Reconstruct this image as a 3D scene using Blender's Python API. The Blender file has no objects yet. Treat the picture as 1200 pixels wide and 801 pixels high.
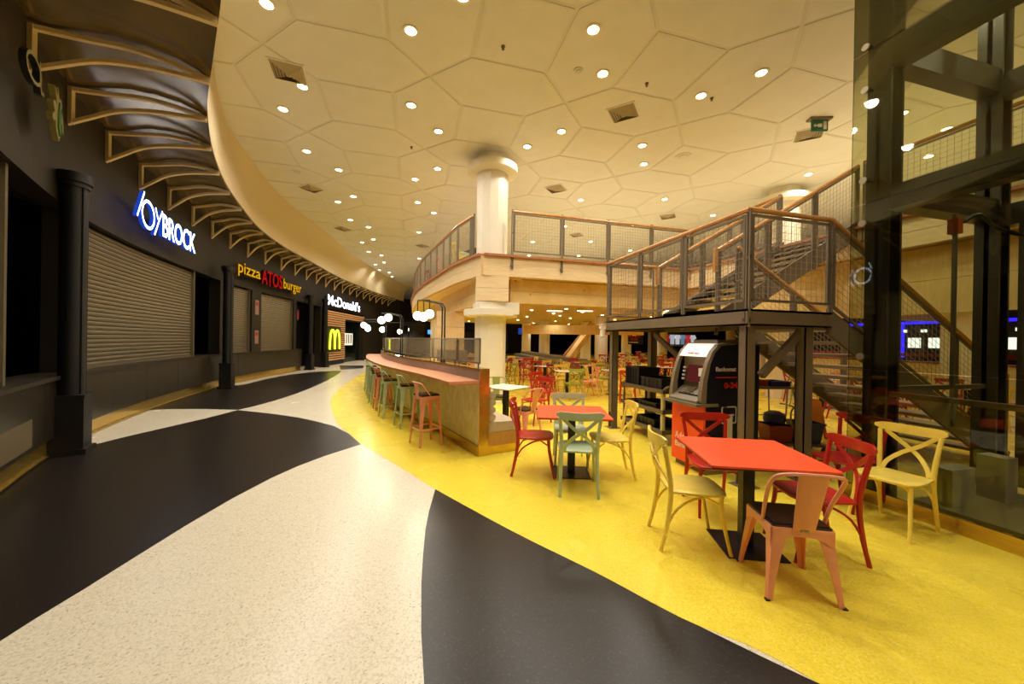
import bpy, math, random
from mathutils import Vector, Matrix
random.seed(11)
C = bpy.context.scene.collection
R = math.radians

# ------------------------------------------------------------------ camera, world, exposure
cam_d = bpy.data.cameras.new('camera'); cam = bpy.data.objects.new('camera', cam_d); C.objects.link(cam)
cam_d.sensor_width = 36.0; cam_d.lens = 36.0*435.0/1200.0; cam_d.clip_end = 200; cam_d.clip_start = .05
cam.matrix_world = (Matrix.Translation((0, 0, 1.6)) @ Matrix.Rotation(R(-15), 4, 'Z') @
                    Matrix.Rotation(R(90-0.124), 4, 'X') @ Matrix.Rotation(R(0.94), 4, 'Z'))
bpy.context.scene.camera = cam
sc = bpy.context.scene
world = bpy.data.worlds.new('hall_world'); sc.world = world; world.use_nodes = True
world.node_tree.nodes['Background'].inputs[0].default_value = (.9, .7, .45, 1)
world.node_tree.nodes['Background'].inputs[1].default_value = .02
sc.view_settings.view_transform = 'Standard'; sc.view_settings.look = 'None'
sc.view_settings.gamma = 1; sc.view_settings.use_curve_mapping = False
sc.view_settings.exposure = 0.66
sc.cycles.use_denoising = True
sc.cycles.max_bounces = 7; sc.cycles.diffuse_bounces = 6; sc.cycles.glossy_bounces = 3
sc.cycles.transparent_max_bounces = 16; sc.cycles.caustics_reflective = False; sc.cycles.caustics_refractive = False
sc.cycles.sample_clamp_indirect = 4.0
WARM = (1.0, .945, .855)
SPOT_W = 98.0          # ceiling downlights
SOFFIT_W = 52.0        # downlights under the upper deck

# ------------------------------------------------------------------ materials
def lin(c):
    return tuple(((x/255)/12.92 if x/255 <= .04045 else ((x/255+.055)/1.055)**2.4) for x in c) + (1,)
def mat(name, rgb, rough=.5, metal=0.0, rgb2=None, scale=4.0, stretch=(1, 1, 1), bump=0.0, bscale=60, emit=0, coat=0, spec=.5, detail=3):
    m = bpy.data.materials.new(name); m.use_nodes = True
    nt = m.node_tree; b = nt.nodes['Principled BSDF']
    b.inputs['Base Color'].default_value = lin(rgb); b.inputs['Roughness'].default_value = rough
    b.inputs['Metallic'].default_value = metal; b.inputs['Coat Weight'].default_value = coat
    b.inputs['Specular IOR Level'].default_value = spec
    tc = nt.nodes.new('ShaderNodeTexCoord'); mp = nt.nodes.new('ShaderNodeMapping')
    mp.inputs['Scale'].default_value = stretch; nt.links.new(tc.outputs['Object'], mp.inputs[0])
    if rgb2 is not None:
        n = nt.nodes.new('ShaderNodeTexNoise'); n.inputs['Scale'].default_value = scale; n.inputs['Detail'].default_value = detail
        nt.links.new(mp.outputs[0], n.inputs['Vector'])
        r = nt.nodes.new('ShaderNodeValToRGB'); r.color_ramp.elements[0].position = .32; r.color_ramp.elements[1].position = .68
        r.color_ramp.elements[0].color = lin(rgb); r.color_ramp.elements[1].color = lin(rgb2)
        nt.links.new(n.outputs['Fac'], r.inputs[0]); nt.links.new(r.outputs[0], b.inputs['Base Color'])
    if bump > 0:
        n2 = nt.nodes.new('ShaderNodeTexNoise'); n2.inputs['Scale'].default_value = bscale; n2.inputs['Detail'].default_value = 2
        nt.links.new(mp.outputs[0], n2.inputs['Vector'])
        bp = nt.nodes.new('ShaderNodeBump'); bp.inputs['Strength'].default_value = bump; bp.inputs['Distance'].default_value = .01
        nt.links.new(n2.outputs['Fac'], bp.inputs['Height']); nt.links.new(bp.outputs[0], b.inputs['Normal'])
    if emit:
        b.inputs['Emission Color'].default_value = lin(rgb); b.inputs['Emission Strength'].default_value = emit
    return m
def terrazzo(name, base, chip, fleck, rough=.28, amount=.62, blotch=None):
    m = mat(name, base, rough, spec=.34); nt = m.node_tree; b = nt.nodes['Principled BSDF']
    tc = nt.nodes.new('ShaderNodeTexCoord')
    v = nt.nodes.new('ShaderNodeTexVoronoi'); v.inputs['Scale'].default_value = 110
    nt.links.new(tc.outputs['Object'], v.inputs['Vector'])
    r = nt.nodes.new('ShaderNodeValToRGB'); e = r.color_ramp.elements
    e[0].position = 0; e[0].color = lin(base); e[1].position = 1; e[1].color = lin(chip)
    k = r.color_ramp.elements.new(amount); k.color = lin(base); k = r.color_ramp.elements.new(min(.97, amount+.12)); k.color = lin(chip)
    k = r.color_ramp.elements.new(.06); k.color = lin(fleck); k = r.color_ramp.elements.new(.1); k.color = lin(base)
    sep = nt.nodes.new('ShaderNodeSeparateColor'); nt.links.new(v.outputs['Color'], sep.inputs[0]); nt.links.new(sep.outputs[0], r.inputs[0])
    n = nt.nodes.new('ShaderNodeTexNoise'); n.inputs['Scale'].default_value = 1.3; n.inputs['Detail'].default_value = 4
    nt.links.new(tc.outputs['Object'], n.inputs['Vector'])
    mx = nt.nodes.new('ShaderNodeMix'); mx.data_type = 'RGBA'; mx.blend_type = 'MIX'
    rr = nt.nodes.new('ShaderNodeMapRange'); rr.inputs['From Min'].default_value = .35; rr.inputs['From Max'].default_value = .75; rr.inputs['To Max'].default_value = .38
    nt.links.new(n.outputs['Fac'], rr.inputs['Value']); nt.links.new(rr.outputs[0], mx.inputs['Factor'])
    nt.links.new(r.outputs[0], mx.inputs['A']); mx.inputs['B'].default_value = lin(blotch or base)
    nt.links.new(mx.outputs['Result'], b.inputs['Base Color'])
    r2 = nt.nodes.new('ShaderNodeMapRange'); r2.inputs['To Min'].default_value = rough-.02; r2.inputs['To Max'].default_value = rough+.03
    nt.links.new(n.outputs['Fac'], r2.inputs['Value']); nt.links.new(r2.outputs[0], b.inputs['Roughness'])
    return m
def timber(name, a, c, dirs=(1, 1, 1), scale=3.0, rough=.55, knots=True):
    """boards with grain streaks and small knots"""
    m = mat(name, a, rough); nt = m.node_tree; b = nt.nodes['Principled BSDF']
    tc = nt.nodes.new('ShaderNodeTexCoord'); mp = nt.nodes.new('ShaderNodeMapping'); mp.inputs['Scale'].default_value = dirs
    nt.links.new(tc.outputs['Object'], mp.inputs[0])
    n = nt.nodes.new('ShaderNodeTexNoise'); n.inputs['Scale'].default_value = scale; n.inputs['Detail'].default_value = 5; n.inputs['Distortion'].default_value = .6
    nt.links.new(mp.outputs[0], n.inputs['Vector'])
    r = nt.nodes.new('ShaderNodeValToRGB'); r.color_ramp.elements[0].position = .3; r.color_ramp.elements[1].position = .7
    r.color_ramp.elements[0].color = lin(a); r.color_ramp.elements[1].color = lin(c); nt.links.new(n.outputs['Fac'], r.inputs[0])
    out = r.outputs[0]
    if knots:
        v = nt.nodes.new('ShaderNodeTexVoronoi'); v.inputs['Scale'].default_value = 1.9
        nt.links.new(tc.outputs['Object'], v.inputs['Vector'])
        k = nt.nodes.new('ShaderNodeMapRange'); k.inputs['From Min'].default_value = .03; k.inputs['From Max'].default_value = .07
        k.inputs['To Min'].default_value = .75; k.inputs['To Max'].default_value = 0
        nt.links.new(v.outputs['Distance'], k.inputs['Value'])
        mx = nt.nodes.new('ShaderNodeMix'); mx.data_type = 'RGBA'; nt.links.new(k.outputs[0], mx.inputs['Factor'])
        nt.links.new(out, mx.inputs['A']); mx.inputs['B'].default_value = lin((110, 70, 35)); out = mx.outputs['Result']
    nt.links.new(out, b.inputs['Base Color'])
    return m
def emitter(name, rgb, k):
    m = bpy.data.materials.new(name); m.use_nodes = True; nt = m.node_tree; nt.nodes.remove(nt.nodes['Principled BSDF'])
    e = nt.nodes.new('ShaderNodeEmission'); e.inputs[0].default_value = lin(rgb); e.inputs[1].default_value = k
    nt.links.new(e.outputs[0], nt.nodes['Material Output'].inputs[0]); return m
def glassy(name, tint=(235, 240, 225), refl=1.0, frost=0.0):
    m = bpy.data.materials.new(name); m.use_nodes = True; nt = m.node_tree; nt.nodes.remove(nt.nodes['Principled BSDF'])
    t = nt.nodes.new('ShaderNodeBsdfTransparent'); t.inputs[0].default_value = lin(tint)
    g = nt.nodes.new('ShaderNodeBsdfGlossy'); g.inputs['Roughness'].default_value = .02
    f = nt.nodes.new('ShaderNodeFresnel'); f.inputs[0].default_value = 1.5
    mu = nt.nodes.new('ShaderNodeMath'); mu.operation = 'MULTIPLY'; mu.inputs[1].default_value = refl
    nt.links.new(f.outputs[0], mu.inputs[0])
    mx = nt.nodes.new('ShaderNodeMixShader'); nt.links.new(mu.outputs[0], mx.inputs[0]); nt.links.new(t.outputs[0], mx.inputs[1]); nt.links.new(g.outputs[0], mx.inputs[2])
    out = mx.outputs[0]
    if frost:
        d = nt.nodes.new('ShaderNodeBsdfDiffuse'); d.inputs[0].default_value = lin((236, 228, 204))
        m2 = nt.nodes.new('ShaderNodeMixShader'); m2.inputs[0].default_value = frost
        nt.links.new(out, m2.inputs[1]); nt.links.new(d.outputs[0], m2.inputs[2]); out = m2.outputs[0]
    nt.links.new(out, nt.nodes['Material Output'].inputs[0]); return m
M = {}
M['cream'] = terrazzo('cream_terrazzo', (228, 218, 194), (214, 202, 177), (180, 165, 138), .26, .6, (224, 213, 189))
M['dark'] = terrazzo('charcoal_terrazzo', (32, 27, 23), (40, 34, 29), (58, 50, 42), .3, .72, (38, 31, 25))
M['yellow'] = terrazzo('yellow_terrazzo', (244, 218, 70), (234, 206, 58), (250, 230, 116), .27, .6, (238, 210, 62))
M['ceil'] = mat('ceiling_plaster', (226, 224, 214), .8, rgb2=(222, 219, 208), scale=2)
M['ceil_gap'] = mat('ceiling_joint', (218, 214, 202), .85)
M['wall_dark'] = mat('brown_black_wall_panel', (42, 34, 22), .5, rgb2=(37, 30, 19), scale=3, spec=.4)
M['counter_dark'] = mat('dark_counter_front', (42, 34, 23), .32, rgb2=(37, 30, 20), scale=5)
M['black'] = mat('black_matt', (14, 12, 11), .6)
M['blackcol'] = mat('black_painted_steel', (11, 8, 7), .5)
M['brass'] = mat('brushed_brass', (222, 188, 92), .22, .85, rgb2=(206, 170, 74), scale=8, stretch=(1, 1, 12))
M['shutter'] = mat('aluminium_shutter', (150, 138, 112), .38, .75, rgb2=(138, 126, 102), scale=6, stretch=(1, 1, 30))
M['alu'] = mat('aluminium_guide', (150, 140, 118), .35, .8)
M['canopy'] = mat('polished_bronze_canopy', (160, 138, 96), .2, .72, rgb2=(140, 120, 80), scale=2.0)
M['bracket'] = mat('beige_bracket_paint', (232, 206, 152), .5)
M['white'] = mat('white_paint', (238, 230, 208), .55, rgb2=(233, 224, 200), scale=2)
M['wood'] = timber('pale_spruce_boards', (240, 216, 170), (229, 198, 146), (1, 1, 9))
M['wood_soffit'] = timber('spruce_soffit', (236, 206, 140), (222, 186, 112), (1, 6, 1))
M['walnut'] = timber('reddish_board_edge', (188, 128, 80), (160, 100, 58), (3, 3, 3), 5, .5, False)
M['hand'] = timber('oak_handrail', (208, 152, 84), (180, 122, 60), (2, 2, 8), 8, .35, False)
M['steel'] = mat('taupe_steel_paint', (120, 104, 80), .45, rgb2=(112, 97, 74), scale=4)
M['wire'] = mat('wire_mesh_steel', (158, 144, 124), .42, .1)
M['tread'] = mat('galvanised_tread', (168, 152, 128), .4, .4, bump=.3)
M['lift'] = mat('dark_lift_steel', (62, 53, 36), .34, .1, rgb2=(54, 46, 30), scale=3)
M['liftrail'] = mat('lift_guide_rail', (150, 138, 110), .35, .7)
M['glass'] = glassy('clear_glass', (224, 226, 204), .85)
M['screen'] = glassy('wired_screen_glass', (240, 238, 222), .5, .13)
M['laminate'] = mat('salmon_counter_laminate', (214, 146, 110), .35, rgb2=(206, 138, 102), scale=14, bump=.05)
M['plywood'] = mat('laminate_edge', (190, 130, 60), .4)
M['concrete'] = mat('olive_concrete_front', (228, 216, 168), .45, rgb2=(202, 190, 144), scale=9, stretch=(1, 1, .7), bump=.1, bscale=18, detail=8)
M['slate'] = mat('mauve_grey_upstand', (150, 132, 118), .5, rgb2=(138, 120, 104), scale=7)
M['beige_up'] = mat('beige_upholstery', (190, 170, 138), .7, rgb2=(182, 162, 130), scale=20, bump=.1)
M['brownwood'] = mat('brown_oak_plinth', (196, 146, 76), .5, rgb2=(180, 130, 62), scale=6, stretch=(6, 6, 1))
M['orange_top'] = mat('orange_red_laminate', (250, 84, 38), .42, bump=.03)
M['white_top'] = mat('white_laminate', (238, 230, 204), .4)
M['pink_top'] = mat('pink_laminate', (226, 142, 120), .4)
M['blackmetal'] = mat('black_powder_steel', (16, 14, 13), .4)
M['seatpad'] = mat('dark_leather_pad', (44, 20, 16), .32)
COL = dict(yellow=(250, 220, 96), red=(186, 34, 22), darkred=(160, 22, 22), green=(184, 202, 164), salmon=(242, 160, 128), sage=(200, 210, 172), olive=(160, 164, 66), peach=(238, 150, 96))
for k_, v_ in COL.items(): M['p_'+k_] = mat(k_+'_chair_paint', v_, .34, rgb2=tuple(int(x*.95) for x in v_), scale=9)
M['atm_grey'] = mat('atm_grey_plastic', (124, 110, 84), .4)
M['atm_orange'] = mat('atm_orange_panel', (244, 82, 30), .4)
M['navy'] = mat('navy_panel', (14, 17, 34), .35)
M['atm_white'] = mat('atm_white_header', (248, 240, 225), .4, emit=.3)
M['redtxt'] = mat('red_print', (226, 36, 40), .5)
M['whitetxt'] = mat('white_print', (228, 220, 205), .5)
M['atmscreen'] = emitter('atm_screen', (112, 44, 38), .35)
M['plastic_black'] = mat('black_crate_plastic', (20, 18, 24), .4)
M['plastic_blue'] = mat('blue_plastic', (14, 20, 84), .35)
M['plastic_red'] = mat('red_plastic', (130, 16, 18), .4)
M['caution'] = mat('orange_caution_plastic', (206, 120, 24), .45)
M['trolley'] = mat('grey_trolley_plastic', (104, 90, 66), .5)
M['lamp_on'] = emitter('downlight_glow', (255, 236, 196), 14)
M['globe'] = emitter('opal_globe', (255, 238, 205), 4.5)
M['neonwhite'] = emitter('white_lit_letters', (225, 234, 255), 4)
M['signside'] = emitter('blue_letter_returns', (30, 70, 190), .55)
M['yellowsign'] = emitter('yellow_letters', (240, 180, 20), .55)
M['redsign'] = emitter('red_letters', (200, 25, 25), .5)
M['yellowside'] = mat('dull_yellow_return', (110, 72, 10), .5); M['redside'] = mat('dark_red_return', (70, 10, 10), .5); M['whiteside'] = mat('grey_return', (90, 88, 90), .5)
M['arch'] = emitter('lit_yellow_arch', (240, 245, 50), 2.2)
M['slatwood'] = timber('cedar_slat', (236, 184, 124), (214, 158, 100), (1, 1, 6), 6, .5, False)
M['grille'] = mat('vent_grille', (120, 104, 70), .5)
M['vane'] = mat('vent_vane', (176, 160, 124), .6)
M['exitgreen'] = mat('exit_green', (20, 74, 44), .5, emit=.2)
M['blueled'] = emitter('blue_led', (40, 30, 255), 2.5)
M['menu'] = emitter('menu_light', (235, 240, 255), 1.6)
M['duskred'] = mat('dusky_red', (150, 30, 26), .5)
M['green_leaf'] = mat('green_sign_face', (60, 110, 50), .5, emit=.05)  # faint glow put into the colour; the emblem itself is unlit
M['gold_edge'] = mat('gold_sign_edge', (150, 140, 80), .45)

# ------------------------------------------------------------------ mesh helpers
class MB:
    def __init__(s): s.v = []; s.f = []; s.mi = []; s.cur = 0
    def add(s, vs, fs):
        o = len(s.v); s.v += [tuple(v) for v in vs]; s.f += [tuple(i+o for i in f) for f in fs]; s.mi += [s.cur]*len(fs); return s
    def box(s, a, b, rz=0, piv=None):
        x0, y0, z0 = a; x1, y1, z1 = b
        vs = [(x0,y0,z0),(x1,y0,z0),(x1,y1,z0),(x0,y1,z0),(x0,y0,z1),(x1,y0,z1),(x1,y1,z1),(x0,y1,z1)]
        if rz:
            p = piv or ((x0+x1)/2, (y0+y1)/2); c, n = math.cos(rz), math.sin(rz)
            vs = [(p[0]+(x-p[0])*c-(y-p[1])*n, p[1]+(x-p[0])*n+(y-p[1])*c, z) for x, y, z in vs]
        return s.add(vs, [(0,3,2,1),(4,5,6,7),(0,1,5,4),(1,2,6,5),(2,3,7,6),(3,0,4,7)])
    def bar(s, p, q, w, h=None, up=(0, 0, 1)):
        """rectangular bar from p to q, w across, h along up"""
        h = w if h is None else h
        p = Vector(p); q = Vector(q); d = (q-p).normalized(); u = Vector(up)
        if abs(d.dot(u)) > .98: u = Vector((0, 1, 0)) if abs(d.y) < .9 else Vector((1, 0, 0))
        sd = d.cross(u).normalized(); u = sd.cross(d).normalized(); vs = []
        for e in (p, q):
            for a, b in ((-1,-1),(1,-1),(1,1),(-1,1)): vs.append(e+sd*(a*w/2)+u*(b*h/2))
        return s.add(vs, [(0,1,2,3),(7,6,5,4),(0,4,5,1),(1,5,6,2),(2,6,7,3),(3,7,4,0)])
    def tube(s, pts, r, n=8, caps=True):
        pts = [Vector(p) for p in pts]; rr = r if isinstance(r, (list, tuple)) else [r]*len(pts); vs = []; ref = None
        for i, p in enumerate(pts):
            d = (pts[min(i+1, len(pts)-1)]-pts[max(i-1, 0)]).normalized()
            if ref is None: ref = Vector((0, 0, 1)) if abs(d.z) < .9 else Vector((0, 1, 0))
            sd = d.cross(ref).normalized(); u = sd.cross(d).normalized(); ref = u
            for k in range(n):
                a = 2*math.pi*k/n; vs.append(p+sd*math.cos(a)*rr[i]+u*math.sin(a)*rr[i])
        fs = [(i*n+k, i*n+(k+1) % n, (i+1)*n+(k+1) % n, (i+1)*n+k) for i in range(len(pts)-1) for k in range(n)]
        if caps: fs += [tuple(range(n))[::-1], tuple((len(pts)-1)*n+k for k in range(n))]
        return s.add(vs, fs)
    def cyl(s, p, r0, z1, r1=None, n=20):
        return s.lathe([(r0, p[2]), (r0 if r1 is None else r1, z1)], p, n)
    def lathe(s, prof, c, n=24, caps=True, a0=0):
        vs = [(c[0]+r*math.cos(a0+2*math.pi*k/n), c[1]+r*math.sin(a0+2*math.pi*k/n), z) for r, z in prof for k in range(n)]
        fs = [(i*n+k, i*n+(k+1) % n, (i+1)*n+(k+1) % n, (i+1)*n+k) for i in range(len(prof)-1) for k in range(n)]
        if caps: fs += [tuple(range(n))[::-1], tuple((len(prof)-1)*n+k for k in range(n))]
        return s.add(vs, fs)
    def sphere(s, c, r, n=14, m=9):
        return s.lathe([(r*math.sin(math.pi*(i+.02)/(m+.04)), c[2]-r*math.cos(math.pi*(i+.02)/(m+.04))) for i in range(m+1)], c, n)
    def prism(s, poly, z0, z1):
        n = len(poly); vs = [(x, y, z0) for x, y in poly]+[(x, y, z1) for x, y in poly]
        return s.add(vs, [tuple(range(n))[::-1], tuple(range(n, 2*n))]+[(i, (i+1) % n, n+(i+1) % n, n+i) for i in range(n)])
    def sheet(s, pts, w0, th, axis):
        """prism of a 2-D polygon pts (3-D, planar) extruded by vector axis"""
        n = len(pts); a = Vector(axis); vs = [Vector(p) for p in pts]+[Vector(p)+a for p in pts]
        return s.add(vs, [tuple(range(n))[::-1], tuple(range(n, 2*n))]+[(i, (i+1) % n, n+(i+1) % n, n+i) for i in range(n)])
    def ribbon(s, path, prof):
        """sweep a closed profile of (side, z) pairs along a 2-D path; side is to the right of travel"""
        n = len(prof); vs = []; P = [Vector((p[0], p[1])) for p in path]
        zz = [p[2] if len(p) > 2 else 0 for p in path]
        for i, p in enumerate(P):
            d = (P[min(i+1, len(P)-1)]-P[max(i-1, 0)]).normalized(); sd = Vector((d.y, -d.x))
            for a, z in prof: vs.append((p.x+sd.x*a, p.y+sd.y*a, z+zz[i]))
        fs = [(i*n+k, i*n+(k+1) % n, (i+1)*n+(k+1) % n, (i+1)*n+k) for i in range(len(P)-1) for k in range(n)]
        fs += [tuple(range(n))[::-1], tuple((len(P)-1)*n+k for k in range(n))]
        return s.add(vs, fs)
    def mesh(s, name, mats, smooth=False):
        me = bpy.data.meshes.new(name); me.from_pydata(s.v, [], s.f)
        for m in (mats if isinstance(mats, (list, tuple)) else [mats]): me.materials.append(M[m] if isinstance(m, str) else m)
        if any(s.mi): me.polygons.foreach_set('material_index', s.mi)
        me.update()
        import bmesh
        bm = bmesh.new(); bm.from_mesh(me); bmesh.ops.recalc_face_normals(bm, faces=bm.faces); bm.to_mesh(me); bm.free()
        if smooth:
            me.shade_smooth() if hasattr(me, 'shade_smooth') else None
            try: me.set_sharp_from_angle(angle=R(38))
            except Exception: pass
        return me
    def build(s, name, mats, parent=None, smooth=False, loc=None, rz=0):
        o = bpy.data.objects.new(name, s.mesh(name, mats, smooth)); C.objects.link(o)
        if parent is not None: o.parent = parent
        if loc is not None: o.location = loc
        if rz: o.rotation_euler = (0, 0, rz)
        return o
def tag(o, label=None, cat=None, group=None, kind=None):
    if label: o['label'] = label
    if cat: o['category'] = cat
    if group: o['group'] = group
    if kind: o['kind'] = kind
    return o
def thing(name, label, cat, loc=(0, 0, 0), rz=0, group=None):
    o = bpy.data.objects.new(name, None); C.objects.link(o); o.location = loc; o.rotation_euler = (0, 0, rz)
    o.empty_display_size = .1
    return tag(o, label, cat, group)
def struct(name, mb, m, parent=None, smooth=False):
    o = mb.build(name, m, parent, smooth)
    if parent is None: o['kind'] = 'structure'
    return o
def dup(root, loc, rz, label=None, group=None):
    kids = list(root.children)
    r = root.copy(); C.objects.link(r); r.location = loc; r.rotation_euler = (0, 0, rz)
    if label: r['label'] = label
    if group: r['group'] = group
    for ch in kids:
        c = ch.copy(); C.objects.link(c); c.parent = r
        for g in list(ch.children):
            d = g.copy(); C.objects.link(d); d.parent = c
    return r
def catmull(P, n=6, closed=False):
    o = []; N = len(P)
    for i in range(N if closed else N-1):
        g = (lambda k: P[k % N]) if closed else (lambda k: P[min(max(k, 0), N-1)])
        p0, p1, p2, p3 = [Vector(g(i+k)) for k in (-1, 0, 1, 2)]
        for k in range(n):
            t = k/n; o.append(tuple(.5*((2*p1)+(p2-p0)*t+(2*p0-5*p1+4*p2-p3)*t*t+(3*p1-p0-3*p2+p3)*t**3)))
    if not closed: o.append(tuple(P[-1]))
    return o

# ------------------------------------------------------------------ the curved shop wall as a path with arc length
WALL = catmull([(0.5,-2.2),(-1.0,-0.2),(-2.35,1.9),(-3.2,3.35),(-3.9,4.83),(-4.5,6.2),(-4.95,7.6),(-5.35,9.5),(-5.65,11.8),(-5.83,14),
                (-5.74,16.2),(-5.35,19.1),(-4.93,22.4),(-4.4,25.5),(-3.7,29),(-2.6,33),(-1.2,37)], 12)
WS = [0.0]
for a_, b_ in zip(WALL, WALL[1:]): WS.append(WS[-1]+math.hypot(b_[0]-a_[0], b_[1]-a_[1]))
def wp(s, off=0.0):
    """point on the wall line at arc length s, off metres out into the mall"""
    s = min(max(s, 0), WS[-1]-1e-4); lo = 0; hi = len(WS)-1
    while hi-lo > 1:
        m = (lo+hi)//2
        if WS[m] <= s: lo = m
        else: hi = m
    t = (s-WS[lo])/(WS[hi]-WS[lo]); a, b = WALL[lo], WALL[hi]
    dx, dy = b[0]-a[0], b[1]-a[1]; l = math.hypot(dx, dy)
    # smooth normal
    a2, b2 = WALL[max(lo-1, 0)], WALL[min(hi+1, len(WALL)-1)]
    nx, ny = b2[1]-a2[1], -(b2[0]-a2[0]); ln = math.hypot(nx, ny)
    return (a[0]+dx*t+nx/ln*off, a[1]+dy*t+ny/ln*off)
def strip(mb, s0, s1, z0, z1, o0, o1, step=.45):
    n = max(1, int(abs(s1-s0)/step)); vs = []
    for i in range(n+1):
        s = s0+(s1-s0)*i/n; a, b = wp(s, o0), wp(s, o1)
        vs += [(a[0], a[1], z0), (b[0], b[1], z0), (b[0], b[1], z1), (a[0], a[1], z1)]
    fs = [(i*4+k, i*4+(k+1) % 4, i*4+4+(k+1) % 4, i*4+4+k) for i in range(n) for k in range(4)]
    fs += [(3, 2, 1, 0), (n*4, n*4+1, n*4+2, n*4+3)]
    return mb.add(vs, fs)

# ------------------------------------------------------------------ floor and its inlays
def slab(name, poly, z0, z1, m): return struct(name, MB().prism(poly, z0, z1), m)
slab('floor', [(-14, -9), (36, -9), (36, 48), (-14, 48)], -.12, 0, 'cream')
dark_right = [(0.26,4.05),(0.17,3.52),(0.13,3.21),(0.1,2.83),(0.08,2.5),(0.07,2.08),(0.08,1.6),(0.1,1.0),(.2,0),(.4,-1.2),(1.2,-2.6),(2.4,-3.2),(2.3,-1),(2.1,.6),(1.89,1.31),(1.76,1.5),(1.54,1.84),(1.26,2.34),(0.83,3.03),(0.58,3.48)]
slab('floor_inlay_dark', dark_right, -.01, .0012, 'dark')
near_dark = [(-0.73,6.02),(-1.13,5.52),(-1.36,5.15),(-1.53,4.77),(-1.70,4.25),(-1.82,3.75),(-1.91,3.27),(-1.97,2.93),(-2.02,2.7),(-2.05,2.5),(-2.05,2.0),(-2.0,1.4),(-1.7,.6),(-4.2,3.0),(-5.2,5.5),(-4.46,6.71),(-4.32,7.22),(-4.1,7.85),(-3.87,8.5),(-3.66,9.36),(-3.2,9.05),(-2.72,8.72),(-2.18,8.28),(-1.72,7.8),(-1.36,7.37),(-1.02,6.75)]
slab('floor_inlay_dark.001', near_dark, -.01, .0012, 'dark')
far_dark = [(-3.66,9.39),(-3.5,9.9),(-3.34,10.6),(-3.2,11.7),(-3.13,12.9),(-3.1,14.2),(-3.11,15.54),(-3.15,17),(-3.22,18.54),(-3.4,20.01),(-3.7,19.95),(-4.2,19.5),(-4.66,18.95),(-5.05,18.1),(-5.25,17.2),(-5.38,16.1),(-5.42,14.41),(-6.3,13),(-6.2,10.3),(-5.41,9.69),(-5.07,9.73),(-4.39,9.62)]
slab('floor_inlay_dark.002', far_dark, -.01, .0012, 'dark')
slab('floor_inlay_dark.003', [(-3.5,20.5),(-4.15,23.8),(-2.81,23.8),(-2.57,21.7)], -.01, .0012, 'dark')
ye = catmull([(3.2,-9),(2.9,-3),(2.3,-.2),(1.89,1.31),(1.54,1.83),(1.26,2.33),(0.83,3.02),(0.26,4.05),(-0.01,4.61),(-0.35,5.28),(-0.73,6.04),(-0.98,6.66),(-1.33,7.57),(-1.62,8.63),(-1.87,9.75),(-2.06,10.86),(-2.22,12.86),(-2.27,15.15),(-2.2,18.02),(-2.0,21),(-1.2,26),(0,31),(1.5,36),(3,48)], 5)
slab('floor_inlay_yellow', [tuple(p) for p in ye]+[(36, 48), (36, -9)], -.01, .0022, 'yellow')

# ------------------------------------------------------------------ ceiling: base, panels, cove
ZC = 6.4
struct('ceiling', MB().prism([(-14,-9),(36,-9),(36,48),(-14,48)], ZC+.010, ZC+.15), 'ceil_gap')
ceil = bpy.data.objects['ceiling']
L = 2.669; g = .03; q = L/4
cx0, cy0 = 2.89, 6.94
def inset(poly, d):
    n = len(poly); out = []
    for i in range(n):
        a, b, c = Vector(poly[i-1]), Vector(poly[i]), Vector(poly[(i+1) % n])
        d1 = (b-a).normalized(); d2 = (c-b).normalized(); n1 = Vector((-d1.y, d1.x)); n2 = Vector((-d2.y, d2.x))
        m = (n1+n2); m = m/m.dot(n1) if m.dot(n1) else n1
        out.append(tuple(b+m*d))
    return out
def panel_mesh(name, poly):
    mb = MB(); n = len(poly); a = inset(poly, g); b = inset(poly, g+.045)
    vs = [(x, y, .012) for x, y in a]+[(x, y, 0.0) for x, y in a]+[(x, y, -.006) for x, y in b]
    fs = [(i, (i+1) % n, n+(i+1) % n, n+i) for i in range(n)]+[(n+i, n+(i+1) % n, 2*n+(i+1) % n, 2*n+i) for i in range(n)]+[tuple(range(2*n, 3*n))]
    mb.add(vs, fs); return mb.mesh(name, 'ceil')
sq_me = panel_mesh('ceiling_panel', [(-q,-q),(q,-q),(q,q),(-q,q)])
hx_me = panel_mesh('ceiling_panel', [(-2*q,0),(-q,-q),(q,-q),(2*q,0),(q,q),(-q,q)])
hy_me = panel_mesh('ceiling_panel', [(0,-2*q),(q,-q),(q,q),(0,2*q),(-q,q),(-q,-q)])
pan = []
for i in range(-5, 9):
    for j in range(-3, 13):
        ox, oy = cx0+i*L, cy0+j*L
        for me, dx, dy in ((sq_me, .5, .5), (hx_me, .5, 0), (hy_me, 0, .5)):
            px, py = ox+dx*L, oy+dy*L
            # keep what the mall floor can see (right of the shop wall), nearest first
            nearest = min(WALL, key=lambda p: (p[0]-px)**2+(p[1]-py)**2)
            if px < nearest[0]-.3 and py < 36: continue
            dx_, dy_ = px*math.cos(R(15))-py*math.sin(R(15)), px*math.sin(R(15))+py*math.cos(R(15))
            if dy_ < 1.2 or abs(dx_) > dy_*1.5+2.5: continue
            pan.append((math.hypot(px, py), me, px, py))
pan.sort(key=lambda t: t[0])
for k, (d, me, px, py) in enumerate(pan[:296]):
    o = bpy.data.objects.new('ceiling_panel', me); C.objects.link(o); o.parent = ceil; o.location = (px, py, ZC)
mb = MB()
for d, me, px, py in pan[296:]:
    o0 = len(mb.v); mb.v += [(v.co.x+px, v.co.y+py, v.co.z+ZC) for v in me.vertices]
    mb.f += [tuple(i+o0 for i in p.vertices) for p in me.polygons]; mb.mi += [0]*len(me.polygons)
if mb.v: tag(mb.build('ceiling_panels_far', 'ceil', ceil), kind='stuff')
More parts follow.
